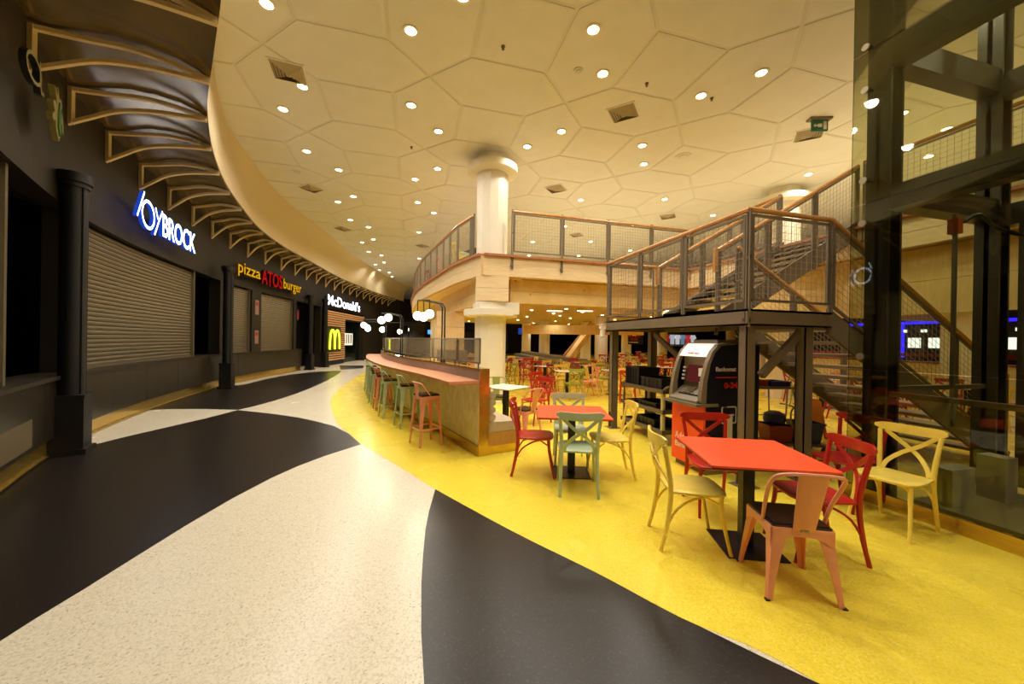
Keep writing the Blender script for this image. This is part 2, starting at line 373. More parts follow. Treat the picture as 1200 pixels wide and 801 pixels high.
# plaster cove that turns the ceiling down behind the canopy
COVE = [(1.15, 6.386), (.9, 6.36), (.62, 6.28), (.38, 6.15), (.2, 6.0), (.08, 5.85), (.02, 5.6), (.0, 5.35), (-.01, 5.14)]
def coff(y):
    k = [(-3, 1.7), (4, 1.62), (7, 1.46), (10, 1.18), (13, 1.0), (18, .8), (24, .62), (31, .75), (40, .6)]
    for (a, u), (b, v) in zip(k, k[1:]):
        if y <= b: return u+(v-u)*(y-a)/(b-a) if y > a else u
    return .6
mb = MB(); nn = 0; s = .5
while s < 40.6:
    y_ = wp(s)[1]; w = coff(y_); bulge = .5*math.exp(-((y_-26.5)/3.2)**2)
    for j, (o_, z_) in enumerate(COVE):
        a = wp(s, w+o_*min(.7, max(.03, (y_-9)/12))+(bulge*math.sin(math.pi*j/8) if j else 0)); mb.v.append((a[0], a[1], z_))
    nn += 1; s += .4
for i in range(nn-1):
    for t in range(8):
        mb.f.append((i*9+t, i*9+t+1, i*9+10+t, i*9+9+t)); mb.mi.append(0)
M['cove'] = mat('cove_plaster', (212, 194, 156), .75)
struct('trim_1', mb, 'cove', smooth=True)

# ------------------------------------------------------------------ outer walls of the hall
for nm, a, b in (('wall_back', (-14,46,0), (36,46.3,ZC+.1)), ('wall_right', (34,-9,0), (34.3,46,ZC+.1)), ('wall_front', (-14,-9,0), (36,-8.7,ZC+.1)), ('wall_outer', (-14,-9,0), (-13.7,46,ZC+.1))):
    struct(nm, MB().box(a, b), M['wall_dark'] if nm != 'wall_front' else M['white'])  # unseen front wall is white to bounce fill light

# ------------------------------------------------------------------ shop wall (left)
mb = MB(); strip(mb, 0, WS[-1], 3.35, ZC+.1, -.3, 0)
wl = struct('wall_left', mb, 'wall_dark')
for a, b in ((0, 6.4), (10.4, 10.82), (17.3, 17.6), (19.56, 20.26), (23.02, 23.3), (26.3, 26.5), (33.5, WS[-1])):
    mb = MB(); strip(mb, a, b, 1.05 if b < 24 else 0, 3.35, -.3, 0); mb.build('pier', 'wall_dark', wl)
mb = MB(); strip(mb, 0, WS[-1], 0, 3.4, -1.3, -1.2); mb.build('backing', 'black', wl)  # black sheet stands in for the unlit depth of the openings
mb = MB(); strip(mb, 4, 23.9, .25, 1.0, -.35, .02); mb.build('counter_front', 'counter_dark', wl)
mb = MB(); strip(mb, 4, 23.9, 1.0, 1.05, -.38, .06); mb.build('counter_ledge', 'wall_dark', wl)
mb = MB(); strip(mb, 4, 23.9, 0.0, .25, -.3, -.04); mb.build('kick_plate', 'brass', wl)
mb = MB(); strip(mb, 4, 23.9, .02, 0.034, -.05, -.01); mb.build('kick_trim', 'brass', wl)
mb = MB(); strip(mb, 4, 9.05, .3, .62, .02, .026); mb.build('front_panel', mat('dull_beige_panel', (92, 80, 56), .5), wl)  # beige patch over the lower counter front at the near end
for s_ in (5.2, 9.6, 13.1, 14.6, 18.6, 21.6):
    mb = MB(); strip(mb, s_, s_+.008, .26, 1.0, .015, .0225); mb.build('panel_seam', 'black', wl)

def shutter(s0, s1, label, z0=1.05, z1=3.35):
    p = wp((s0+s1)/2); t = thing('roller_shutter', label, 'shutter', (p[0], p[1], z0))
    mb = MB(); n = int((z1-z0)/.075); st = max(2, int((s1-s0)/.4)); row = []
    for k in range(n):
        for zz, oo in ((0, -.135), (.006, -.145), (.014, -.122), (.045, -.112), (.07, -.12)): row.append((z0+.02+k*.075+zz, oo))
    m = len(row)
    for i in range(st+1):
        s = s0+(s1-s0)*i/st
        for zz, oo in row:
            a = wp(s, oo); mb.v.append((a[0]-p[0], a[1]-p[1], min(zz, z1)-z0))
    for i in range(st):
        for k in range(m-1): mb.f.append((i*m+k, i*m+k+1, (i+1)*m+k+1, (i+1)*m+k)); mb.mi.append(0)
    tag(mb.build('slats', 'shutter', t), kind='stuff')
    for s in (s0, s1):
        mb = MB(); strip(mb, s-.035, s+.035, z0, z1, -.16, -.06); mb.v = [(x-p[0], y-p[1], z-z0) for x, y, z in mb.v]; mb.build('guide_rail', 'alu', t)
    mb = MB(); strip(mb, s0, s1, z0, z0+.03, -.15, -.08); mb.v = [(x-p[0], y-p[1], z-z0) for x, y, z in mb.v]; mb.build('bottom_bar', 'alu', t)
    return t
shutter(6.45, 8.6, 'closed ribbed metal roller shutter at the far left edge of the photo')
shutter(10.86, 15.7, 'widest closed metal roller shutter, under the white lit shop name')
shutter(17.64, 19.54, 'closed roller shutter under the yellow and red sign, left of the two, beside the posters')
shutter(20.28, 23.0, 'closed roller shutter under the yellow and red sign, right of the two')
# posters on the pier between the two food-shop shutters
for z0, z1, lb in ((2.45, 3.0, 'upper small pinkish poster on the dark pier between two shutters'), (1.35, 1.85, 'lower small pinkish poster on the dark pier between two shutters')):
    mb = MB(); strip(mb, 19.78, 20.05, z0, z1, .004, .014); mb.cur = 1; strip(mb, 19.82, 20.01, z1-.2, z1-.08, .014, .017)
    tag(mb.build('poster', [mat('faded_pink_paper', (150, 116, 96), .6), 'duskred']), lb, 'poster', 'posters on the dark pier')
mb = MB(); strip(mb, 23.3, 23.55, 2.4, 2.95, -.02, 0.01); mb.cur = 1; strip(mb, 23.36, 23.5, 2.45, 2.9, .01, .014)
tag(mb.build('poster', ['black', 'duskred']), 'dark narrow poster beside the right end of the two food shutters', 'poster')

# round black columns standing before the shop wall
def shop_column(x, y, label, r=.125):
    t = thing('shop_column', label, 'column', (x, y, 0), math.atan2(14.5-y, 19-x))
    MB().box((-.19,-.19,0), (.19,.19,.07)).build('base_plate', 'blackcol', t)
    MB().box((-.155,-.155,.07), (.155,.155,.78)).box((-.165,-.165,.74), (.165,.165,.79)).build('plinth', 'blackcol', t)
    MB().cyl((0,0,.79), r, 3.62).build('shaft', 'blackcol', t, True)
    MB().cyl((0,0,3.62), r+.05, 3.74).cyl((0,0,3.56), r+.025, 3.62).build('cap', 'blackcol', t, True)
    for a in (.6, -.6):
        MB().tube([(r*math.cos(a), r*math.sin(a), .8), (r*math.cos(a), r*math.sin(a), 3.55)], .016, 6).build('rib', 'blackcol', t)
shop_column(-4.42, 6.35, 'thick round black column left of the widest shutter, nearest the camera')
shop_column(-5.5, 13.3, 'round black column left of the yellow and red food sign shutters')
shop_column(-4.98, 20.65, 'thin-looking black column right of the food shutters before the black opening')
shop_column(-4.68, 22.45, 'black column at the left edge of the slatted wood shopfront')

# ------------------------------------------------------------------ signs on the wall
def text_mesh(body, size=1.0, extrude=.02, bevel=0, bold=0.0, spacing=1.0):
    cu = bpy.data.curves.new('t', 'FONT'); cu.body = body; cu.size = size; cu.extrude = extrude; cu.offset = bold; cu.bevel_depth = bevel
    cu.space_character = spacing; cu.resolution_u = 3; cu.fill_mode = 'BOTH'
    ob = bpy.data.objects.new('t', cu); C.objects.link(ob); bpy.context.view_layer.update()
    dg = bpy.context.evaluated_depsgraph_get(); me = bpy.data.meshes.new_from_object(ob.evaluated_get(dg))
    bpy.data.objects.remove(ob); bpy.data.curves.remove(cu); return me
def fit_text(body, w, h, extrude=.02, bold=0.0, shear=0.0, spacing=1.0):
    """mesh data in a w x h box from (0,0), depth along +z"""
    me = text_mesh(body, 1, .5, 0, bold, spacing); xs = [v.co.x for v in me.vertices]; ys = [v.co.y for v in me.vertices]
    x0, x1, y0, y1 = min(xs), max(xs), min(ys), max(ys)
    for v in me.vertices:
        X = (v.co.x-x0)/(x1-x0); Y = (v.co.y-y0)/(y1-y0); v.co.x = X*w+shear*Y*h; v.co.y = Y*h; v.co.z = v.co.z*2*extrude/2
    return me
def wall_letters(name, body, s0, s1, z0, z1, off, depth, face, side, parent, org, bold=0.02, spacing=1.0):
    me = fit_text(body, s1-s0, z1-z0, depth, bold, 0, spacing); me.materials.clear(); me.materials.append(M[face]); me.materials.append(M[side])
    for v in me.vertices:
        a = wp(s0+v.co.x, off+v.co.z+depth/2); v.co = Vector((a[0]-org[0], a[1]-org[1], z0+v.co.y-org[2]))
    me.update(); 
    for p in me.polygons:
        c = p.center; a = wp((s0+s1)/2, 0); b = wp((s0+s1)/2, 1); nx, ny = b[0]-a[0], b[1]-a[1]
        p.material_index = 0 if (p.normal.x*nx+p.normal.y*ny) > .5 else 1
    o = bpy.data.objects.new(name, me); C.objects.link(o); o.parent = parent; return o
def poly_letters(name, strokes, s0, s1, z0, z1, off, depth, face, side, parent, org, w):
    """strokes in a unit box drawn as thick bars on the wall"""
    mb = MB()
    for st in strokes:
        for a, b in zip(st, st[1:]):
            sa, sb = s0+a[0]*(s1-s0), s0+b[0]*(s1-s0); za, zb = z0+a[1]*(z1-z0), z0+b[1]*(z1-z0)
            l = math.hypot(sb-sa, zb-za) or 1e-6; ds, dz = (sb-sa)/l, (zb-za)/l
            sa -= ds*w*.3; za -= dz*w*.3; sb += ds*w*.3; zb += dz*w*.3
            ps, pz = -dz*w/2, ds*w/2; vs = []
            for oo in (off, off+depth):
                for (s, z) in ((sa-ps, za-pz), (sb-ps, zb-pz), (sb+ps, zb+pz), (sa+ps, za+pz)):
                    c = wp(s, oo); vs.append((c[0]-org[0], c[1]-org[1], z-org[2]))
            mb.cur = 1; mb.add(vs, [(0,1,2,3),(0,4,5,1),(1,5,6,2),(2,6,7,3),(3,7,4,0)])
            o0 = len(mb.v)-8; mb.f.append((o0+7, o0+6, o0+5, o0+4)); mb.mi.append(0)
    return mb.build(name, [face, side], parent)
def oval(cx, cy, rx, ry, n=16): return [(cx+rx*math.cos(2*math.pi*k/n), cy+ry*math.sin(2*math.pi*k/n)) for k in range(n+1)]
p = wp(14.1, .1); t = thing('shop_sign', 'white glowing shop lettering with blue sides, above the widest shutter', 'sign', (p[0], p[1], 3.65))
org = (p[0], p[1], 3.65)
poly_letters('lit_stroke', [[(-.02, .2), (.085, 1.3)]], 11.95, 14.7, 3.68, 4.14, .2, .06, 'neonwhite', 'signside', t, org, .045)
poly_letters('lit_ring', [oval(.155, .5, .1, .5, 24)], 11.95, 14.7, 3.66, 4.16, .2, .06, 'neonwhite', 'signside', t, org, .055)
poly_letters('lit_stroke', [[(.265, -.14), (.36, .8)], [(.275, 1.0), (.315, .62)], [(.39, 1.04), (.34, .6)]], 11.95, 14.7, 3.68, 4.14, .2, .06, 'neonwhite', 'signside', t, org, .045)
wall_letters('lit_lettering', 'BROCK', 13.02, 14.78, 3.66, 4.14, .2, .07, 'neonwhite', 'signside', t, org, .012, .95)
p = wp(21, .1); t = thing('shop_sign', 'yellow and red food shop lettering above the two narrower shutters', 'sign', (p[0], p[1], 3.6)); org = (p[0], p[1], 3.6)
o = wall_letters('yellow_lettering', 'pizza', 17.95, 19.65, 3.62, 4.12, .12, .12, 'yellowsign', 'yellowside', t, org, .008)
o = wall_letters('red_lettering', 'ATOS', 19.75, 21.4, 3.62, 4.18, .12, .12, 'redsign', 'redside', t, org, .012)
o = wall_letters('yellow_lettering', 'burger', 21.5, 23.2, 3.55, 4.1, .12, .12, 'yellowsign', 'yellowside', t, org, .008)
p = wp(30, .1); t = thing('shop_sign', "white lit McDonald's lettering above the slatted wood shopfront", 'sign', (p[0], p[1], 3.5)); org = (p[0], p[1], 3.5)
t['label'] = 'white lit burger restaurant lettering above the slatted wood shopfront'
wall_letters('lit_lettering', "McDonald's", 26.9, 32.4, 3.5, 4.12, .06, .1, 'neonwhite', 'whiteside', t, org, .012)
# cursive letter and green leafy emblem high on the near dark wall
p = wp(8.4, .1); t = thing('shop_sign', 'unlit pale cursive letter a on the dark wall at top left', 'sign', (p[0], p[1], 3.9)); org = (p[0], p[1], 3.9)
poly_letters('letter_outline', [oval(.45, .5, .42, .42), [(.8, 1.0), (.82, .3), (.9, .05), (1.05, .1)]], 7.95, 8.42, 4.06, 4.36, .16, .05, 'gold_edge', 'black', t, org, .035)
p = wp(8.95, .1); t = thing('shop_sign', 'unlit green and gold leafy plant emblem beside the cursive letter, top left wall', 'sign', (p[0], p[1], 3.8)); org = (p[0], p[1], 3.8)
def wall_poly(name, pts, off, depth, m, parent, org):
    vs = []
    for oo in (off, off+depth):
        for s, z in pts:
            c = wp(s, oo); vs.append((c[0]-org[0], c[1]-org[1], z-org[2]))
    n = len(pts); mb = MB(); mb.add(vs, [tuple(range(n))[::-1], tuple(range(n, 2*n))]+[(i, (i+1) % n, n+(i+1) % n, n+i) for i in range(n)])
    return mb.build(name, m, parent)
lp = [(8.98,3.82),(8.88,3.9),(8.84,4.02),(8.8,3.98),(8.74,4.0),(8.74,4.04),(8.82,4.1),(8.78,4.14),(8.76,4.18),(8.8,4.22),(8.88,4.2),(8.86,4.28),(8.78,4.36),(8.8,4.38),(8.9,4.32),(8.93,4.42),(8.98,4.3),(9.04,4.34),(9.08,4.26),(9.04,4.2),(9.1,4.16),(9.14,4.06),(9.14,3.96),(9.1,3.98),(9.08,4.06),(9.03,4.08),(9.03,3.9)]
wall_poly('emblem_plate', lp, .16, .05, 'gold_edge', t, org)
wall_poly('leaf', [(8.97,3.88),(8.91,3.96),(8.91,4.12),(8.95,4.26),(8.99,4.14),(9.0,3.96)], .211, .012, 'green_leaf', t, org)

# ------------------------------------------------------------------ slatted wood restaurant front
p = wp(29.7); t = thing('slatted_shopfront', 'shopfront of horizontal brown wood slats with a dark doorway', 'shopfront', (p[0], p[1], 0)); org = p
def rel(mb): mb.v = [(x-org[0], y-org[1], z) for x, y, z in mb.v]; return mb
mb = MB(); strip(mb, 26.5, 29.9, .25, 3.2, -.1, .03); strip(mb, 29.9, 33.5, 2.75, 3.2, -.1, .03); rel(mb).build('backing_board', 'counter_dark', t)
mb = MB(); strip(mb, 26.5, 33.5, 0, .25, -.1, .02) if False else strip(mb, 26.5, 29.9, 0, .25, -.1, .02); rel(mb).build('plinth', 'black', t)
mb = MB(); z = .3
while z < 3.15:
    if z > 2.74: strip(mb, 26.5, 33.5, z, z+.07, .03, .075, .9)
    elif .8 < z < 2.25: strip(mb, 26.5, 27.15, z, z+.07, .03, .075, .9); strip(mb, 29.1, 29.9, z, z+.07, .03, .075, .9)
    else: strip(mb, 26.5, 29.9, z, z+.07, .03, .075, .9)
    z += .135
tag(rel(mb).build('wood_slats', 'slatwood', t), kind='stuff')
mb = MB(); strip(mb, 30.0, 33.4, 0, 2.72, -.28, -.26); rel(mb).build('door_glass', mat('dark_green_glass', (12, 22, 16), .12), t)
for z0, z1, s0, s1 in ((1.15, 1.95, 30.3, 31.9),):
    mb = MB(); strip(mb, s0, s1, z0, z0+.12, -.2, -.16); strip(mb, s0, s1, z1-.06, z1, -.2, -.16)
    for k in range(5): strip(mb, s0+k*(s1-s0)/4-.06, s0+k*(s1-s0)/4+.06, z0, z1, -.2, -.16)
    rel(mb).build('menu_frame', M['menu'] if False else mat('pale_lit_board', (230, 225, 205), .5, emit=.5), t)
p = wp(28.1, .1); t = thing('arch_sign', 'square black sign with a glowing yellow double arch on wood slats', 'sign', (p[0], p[1], .8)); org2 = p; org = p
mb = MB(); strip(mb, 27.15, 29.1, .8, 2.25, 0.031, .1); rel(mb); mb.v = [(x, y, z-.8) for x, y, z in mb.v]; mb.build('sign_box', mat('dark_olive_box', (40, 42, 8), .4), t)
def arch(c, w, zt, zb):
    return [(c+w*math.sin(a)*(1 if True else 1), 0) for a in ()]
pts = []
mpts = []
for side in (-1, 1):
    pl = []
    for k in range(15):
        a = math.pi*k/14; pl.append((.5+side*.24-.24*math.cos(a)*1.0, .02+.93*math.sin(a)**.62))
    mpts.append(pl)
poly_letters('lit_arch', mpts, 27.35, 28.9, .95, 2.15, .1, .06, 'arch', 'arch', t, (p[0], p[1], .8), .085)

# ------------------------------------------------------------------ canopy and its brackets
PROF = [(0, 5.02), (.1, 5.03), (.25, 5.09), (.42, 5.16), (.6, 5.19), (.78, 5.18), (.92, 5.14), (1.0, 5.09)]
mb = MB(); s = .5; m = len(PROF); cnt = 0
while s < 40.0:
    w = coff(wp(s)[1])
    if s > 38.6: w *= max(.05, (40.0-s)/1.4)**.5
    for tt, z in PROF:
        a = wp(s, w*tt); mb.v.append((a[0], a[1], z))
    for tt, z in PROF[::-1]:
        a = wp(s, w*tt); mb.v.append((a[0], a[1], z+.035))
    cnt += 1; s += .3
mm = 2*m
for i in range(cnt-1):
    for k in range(mm): mb.f.append((i*mm+k, i*mm+(k+1) % mm, (i+1)*mm+(k+1) % mm, (i+1)*mm+k)); mb.mi.append(0)
mb.f += [tuple(range(mm)), tuple(range((cnt-1)*mm, cnt*mm))]; mb.mi += [0, 0]
cano = thing('mall_canopy', 'long curved polished metal canopy over the shop fronts along the left', 'canopy', (0, 0, 5.0))
for i, v in enumerate(mb.v): mb.v[i] = (v[0], v[1], v[2]-5.0)
mb.build('metal_skin', 'canopy', cano, True)
k = 0; s = 8.85-1.29*3
while s < 38.8:
    w = coff(wp(s)[1])*.99; hw = .022; hs = .47 if s < 30 else .42
    top = [(0, 4.96), (.25, 5.03), (.5, 5.11), (.75, 5.12), (1.0, 5.07)]
    bot = [(0, 4.96-hs), (.14, 4.64), (.33, 4.83), (.57, 4.95), (.8, 5.01), (1.0, 5.045)]
    tp = catmull([(a, b, 0) for a, b in top], 4); bt = catmull([(a, b, 0) for a, b in bot], 4)
    mbb = MB(); b0 = wp(s)
    def pt(a, dz=0):
        c = wp(s, w*a[0]+.01); return (c[0]-b0[0], c[1]-b0[1], a[1]-5.0+dz)
    nx = wp(s, 1); tang = (-(nx[1]-b0[1]), nx[0]-b0[0], 0)
    for path, hh in ((tp, .05), (bt, .05)):
        n0 = len(mbb.v); 
        for a in path:
            c = pt(a)
            for du, dz in ((-.03, -hh/2), (.03, -hh/2), (.03, hh/2), (-.03, hh/2)): mbb.v.append((c[0]+tang[0]*du, c[1]+tang[1]*du, c[2]+dz))
        for i in range(len(path)-1):
            for q_ in range(4): mbb.f.append((n0+i*4+q_, n0+i*4+(q_+1) % 4, n0+i*4+4+(q_+1) % 4, n0+i*4+4+q_)); mbb.mi.append(0)
    mbb.bar(pt((.012, 4.96-hs)), pt((.012, 4.99)), .06, .06)
    o = mbb.build('bracket', 'bracket', cano, loc=(b0[0], b0[1], 0)); k += 1; s += 1.29

# ------------------------------------------------------------------ lights
def spot(x, y, z, w, parent=None, angle=158, size=.09):
    d = bpy.data.lights.new('downlight_lamp', 'SPOT'); d.energy = w; d.color = WARM; d.spot_size = R(angle); d.spot_blend = .85; d.shadow_soft_size = size
    o = bpy.data.objects.new('downlight_lamp', d); C.objects.link(o)
    if parent: o.parent = parent; o.location = (0, 0, z)
    else: o.location = (x, y, z)
    return o
ORD = ['first','second','third','fourth','fifth','sixth','seventh','eighth','ninth','tenth','eleventh','twelfth','thirteenth','fourteenth','fifteenth','sixteenth','seventeenth','eighteenth','nineteenth','twentieth','twenty-first','twenty-second','twenty-third','twenty-fourth','twenty-fifth','twenty-sixth','twenty-seventh','twenty-eighth']
rng_me = MB().lathe([(.085, -.012), (.12, -.016), (.125, 0), (.085, .0)], (0,0,0), 24, False).mesh('trim_ring', 'white', True)
dsk_me = MB().lathe([(.001, -.009), (.086, -.008)], (0,0,0), 24, False).mesh('lamp_disc', 'lamp_on')
DL = [(-2.1,6.1),(-0.1,6.0),(2.6,5.2),(3.2,6.0),(-2.1,7.9),(-2.7,8.8),(-0.1,7.9),(0.5,8.7),(5.3,6.0),(5.85,5.2),(3.2,7.9),(2.65,8.75),(5.3,7.9),(5.9,8.7),(-2.7,10.6),(-2.1,11.5),(0.6,10.6),(0.0,11.5),(-2.0,13.5),(-2.6,14.2),(0.1,13.4),(0.7,14.3),(-2.5,16.2),(-1.9,17.0),(0.2,17.1),(-2.5,19.8),(-1.9,19.0),(-2.4,21.8),(-1.8,22.5),(-1.8,24.5),(-2.4,25.4),(-2.3,27.3),(-1.7,28.1),(-2.2,30.8),(-1.6,29.9),(-1.5,33.5),(0.3,22.6),(6.0,14.3),(8.6,13.3),(5.4,11.5),(8.0,10.6),(2.7,10.7),(8.1,16.1),(8.8,18.9),(10.8,17.0),(6.2,19.8),(5.5,17.0),(10.7,11.4),(10.6,7.9),(11.2,8.8),(9.6,5.3),(11.2,5.4),(10.6,6.0),(12.4,6.3),(13.9,6.2),(13.9,7.9),
      (0.6,5.2),(-.1,3.35),(.55,2.55),(2.6,3.35),(3.2,2.55),(-.1,.7),(2.6,.7),(-2.0,3.3),(5.3,3.35),(5.9,2.55),(5.3,.7),(2.6,-1.9),(-.1,-1.9),(5.3,-1.9),(8.0,-1.9),(8.0,.7),(2.6,-4.6),(5.3,-4.6),(-2.1,-4.6),(8.0,-4.6)]  # all but the first are unseen, added to light the foreground and as fill
DL.sort(key=lambda p: (round((p[0]*.2588+p[1]*.966)/1.6), p[0]))
row = None; rn = -1
for (x, y) in DL:
    k = round((x*.2588+y*.966)/1.6)
    if k != row: row = k; rn += 1; c = 0
    lb = 'round recessed white downlight, %s from the left in the %s row of tile ceiling lights' % (ORD[c], ORD[rn]); c += 1
    o = bpy.data.objects.new('downlight', rng_me); C.objects.link(o); o.location = (x, y, ZC-.009)
    tag(o, lb, 'ceiling light', 'recessed downlights in the tile ceiling')
    d = bpy.data.objects.new('lamp_disc', dsk_me); C.objects.link(d); d.parent = o
    far = y > 12
    spot(x, y, -.03, SPOT_W*(1.25 if y > 20 else 1), o)
# vents, speakers, sensors in the ceiling
def vent(x, y, rz, label):
    t = thing('ceiling_vent', label, 'vent', (x, y, ZC-.008), rz)
    h = .29; MB().box((-h,-h,-.012), (h,-h+.03,.005)).box((-h,h-.03,-.012), (h,h,.005)).box((-h,-h+.03,-.012), (-h+.03,h-.03,.005)).box((h-.03,-h+.03,-.012), (h,h-.03,.005)).build('frame', 'ceil', t)
    MB().box((-h+.03,-h+.03,-.001), (h-.03,h-.03,.004)).build('dark_void', 'grille', t)  # dark plate stands in for the shade inside the vent
    for k in range(5):      # nested square vanes stepping down to the middle
        a = h-.035-k*.05; z = -.006-k*.012; mb = MB(); b = a-.04
        vs = [(-a,-a,z),(a,-a,z),(a,a,z),(-a,a,z),(-b,-b,z-.03),(b,-b,z-.03),(b,b,z-.03),(-b,b,z-.03)]
        mb.add(vs, [(0,1,5,4),(1,2,6,5),(2,3,7,6),(3,0,4,7)]+([(4,5,6,7)] if k == 4 else [])); mb.build('vane', 'vane', t)
for x, y, rz, lb in ((-2.24,7.55,.1,'square ceiling vent beside a downlight at upper left'),(4.17,6.9,.785,'large square louvred ceiling vent turned diamondwise right of the round column'),(8.6,6.4,.785,'diamond ceiling vent just below the green exit sign'),
                     (4.26,10.9,.785,'small diamond ceiling vent above the upper mesh railing'),(-3.2,13.2,.785,'ceiling vent near the canopy left of the round column'),(-3.0,17.6,.785,'small far ceiling vent near the canopy'),(.4,19.5,.785,'far ceiling vent left of the round column top'),(7.0,15.3,.785,'ceiling vent seen just over the upper railing corner'),(9.2,12.0,.785,'ceiling vent above the landing handrail')):
    vent(x, y, rz, lb)
for x, y, lb in ((-.1,9.6,'small brown sprinkler head left of the round column'),(1.35,5.9,'small sprinkler head right of the brightest downlight'),(4.1,6.0,'small sprinkler head left of the upper right downlight'),(5.55,6.0,'small brown sprinkler head right of the upper right downlight'),(-4.0,8.0,'small sprinkler near the canopy edge')):
    t = thing('sprinkler', lb, 'sprinkler', (x, y, ZC-.008))
    MB().cyl((0,0,-.012), .035, 0, n=14).build('rosette', 'grille', t); MB().cyl((0,0,-.05), .012, -.012, n=8).cyl((0,0,-.055), .024, -.05, n=10).build('head', 'grille', t)
for x, y, r_, lb in ((2.75,6.05,.07,'small round smoke detector on the ceiling between downlights'),(6.6,8.05,.16,'round ceiling loudspeaker above the stair landing'),(-3.3,12.0,.11,'small dark oval loudspeaker in the ceiling at left')):
    t = thing('ceiling_speaker', lb, 'speaker', (x, y, ZC-.008)); MB().lathe([(r_*1.2, 0), (r_*1.15, -.015), (r_, -.018)], (0,0,0), 24).build('rim', 'ceil', t); MB().lathe([(r_*.8, -.018), (r_*.7, -.035), (.01, -.04)], (0,0,0), 20, False).build('cone', M['ceil_gap'], t, True)
t = thing('exit_sign', 'small green emergency exit sign hanging from the ceiling at right', 'sign', (8.2, 5.9, ZC), R(-20))
MB().box((-.22,-.07,-.05), (.22,.07,0)).build('canopy', 'grille', t)
MB().box((-.16,-.015,-.28), (.16,.015,-.05)).build('panel', 'exitgreen', t)
mb = MB(); mb.box((-.04,-.02,-.2), (.04,-.0155,-.13)).box((-.09,-.02,-.18), (-.04,-.0155,-.15)); mb.add([(-.09,-.02,-.21),(-.09,-.02,-.12),(-.13,-.02,-.165)], [(0,1,2)]); mb.box((.07,-.02,-.25), (.13,-.0155,-.08)); mb.build('arrow_symbol', 'whitetxt', t)

# ------------------------------------------------------------------ round columns
def big_column(x, y, label, top=ZC, cap=True, collar=True, r=.41):
    t = thing('round_column', label, 'column', (x, y, 0))
    MB().lathe([(r+.03, 0), (r+.03, .06), (r, .07), (r, top-(.46 if cap else 0))], (0,0,0), 12, True, R(11)).build('shaft', 'white', t)
    if cap: MB().lathe([(r, top-.47), (.6, top-.46), (.655, top-.43), (.66, top-.41), (.66, top-.27), (.62, top-.25)], (0,0,0), 40).build('capital', 'white', t, True)
    if cap: MB().lathe([(.40, top-.3), (.40, top+.03)], (0,0,0), 16).build('neck', 'white', t)
    if collar:
        mb = MB(); mb.box((-.52,-.5,2.28), (.52,.5,2.58)); mb.build('collar_block', 'white', t, loc=(.12, 0, 0))
        MB().lathe([(.62, 2.22), (.7, 2.24), (.7, 2.4), (.62, 2.41)], (0,0,0), 32).build('collar_disc', 'white', t, True)
    return t
big_column(1.97, 9.58, 'large white round column with a disc capital, in the middle of the photo')
big_column(11.0, 8.9, 'white round column at the right behind the stair mesh, disc capital near the ceiling', collar=False)
for i, (x, y, lb) in enumerate(((11.4,21.0,'white column under the deck just left of the grey landing post'),(13.05,26.5,'slim white column far under the deck, right of the sloping yellow stringer'),
        (9.6,26.4,'yellowish white column far under the deck left of the sloping stringer'),(9.9,32.0,'farthest white column under the deck, nearest the big round column'),(16.7,26.6,'white column under the deck right of the grey landing post'))):
    big_column(x, y, lb, 3.2, False, False, .4)
for v_ in (17.5, 26.5):
    for u_ in (20.0, 27.0): big_column(u_, v_, 'white column far right under the deck at %s' % ('the near row' if v_ < 20 else 'the far row')+(' beside the bar' if u_ < 22 else ' at the outer wall'), 3.2, False, False, .4)

# ------------------------------------------------------------------ upper deck (mezzanine)
ZM = 3.75
edge_l = catmull([(1.66,9.08),(1.2,10.6),(0.92,12.1),(0.6,13.9),(0.28,16.1),(0.08,19),(0,23),(.2,28),(.9,34)], 4)
front = [(7.75,9.08),(2.75,9.08),(1.7,9.08)]
outline = [(7.75,-1.5)]+front+edge_l+[(30,34),(30,-1.5)]
deck = thing('upper_deck', 'timber upper dining deck with pale spruce edge and soffit', 'deck', (0, 0, ZM))
dz = lambda mb: (setattr(mb, 'v', [(x, y, z-ZM) for x, y, z in mb.v]), mb)[1]
dz(MB().prism(outline, 3.62, 3.70)).build('deck_floor', mat('pale_deck_flooring', (232, 214, 172), .5), deck)
dz(MB().prism(outline, 3.24, 3.27)).build('soffit', 'wood_soffit', deck)
path = [(7.75,-1.5),(7.75,4.8)]
def fascia(path, name='fascia_board'):
    for z0, z1 in ((3.22, 3.455), (3.46, 3.70)):
        dz(MB().ribbon(path, [(-.06, z0), (0.0, z0), (0.0, z1), (-.06, z1)])).build(name, 'wood', deck)
    dz(MB().ribbon(path, [(-.14, 3.70), (.035, 3.70), (.035, 3.752), (-.14, 3.752)])).build('edge_board', 'walnut', deck)
fascia([(7.75,-1.5),(7.75,9.08)][::1])
fascia([(7.75,9.08),(5.9,9.08),(4.2,9.08),(2.9,9.08),(1.66,9.08)])
fascia(edge_l)
for i in range(len(edge_l)-4):      # boards of the soffit along the curve
    a = Vector(edge_l[i]); b = Vector(edge_l[i+1])
    for t_ in (0, .5) if i > 8 else (0, .33, .66):
        p = a+(b-a)*t_; d = (b-a).normalized(); n = Vector((d.y, -d.x)); w = (b-a).length*(.5 if i > 8 else .333)
        q0 = p+n*.04; q1 = p+n*1.15
        dz(MB().bar((q0.x, q0.y, 3.222), (q1.x, q1.y, 3.222), w-.03, .03)).build('soffit_board', 'wood', deck)
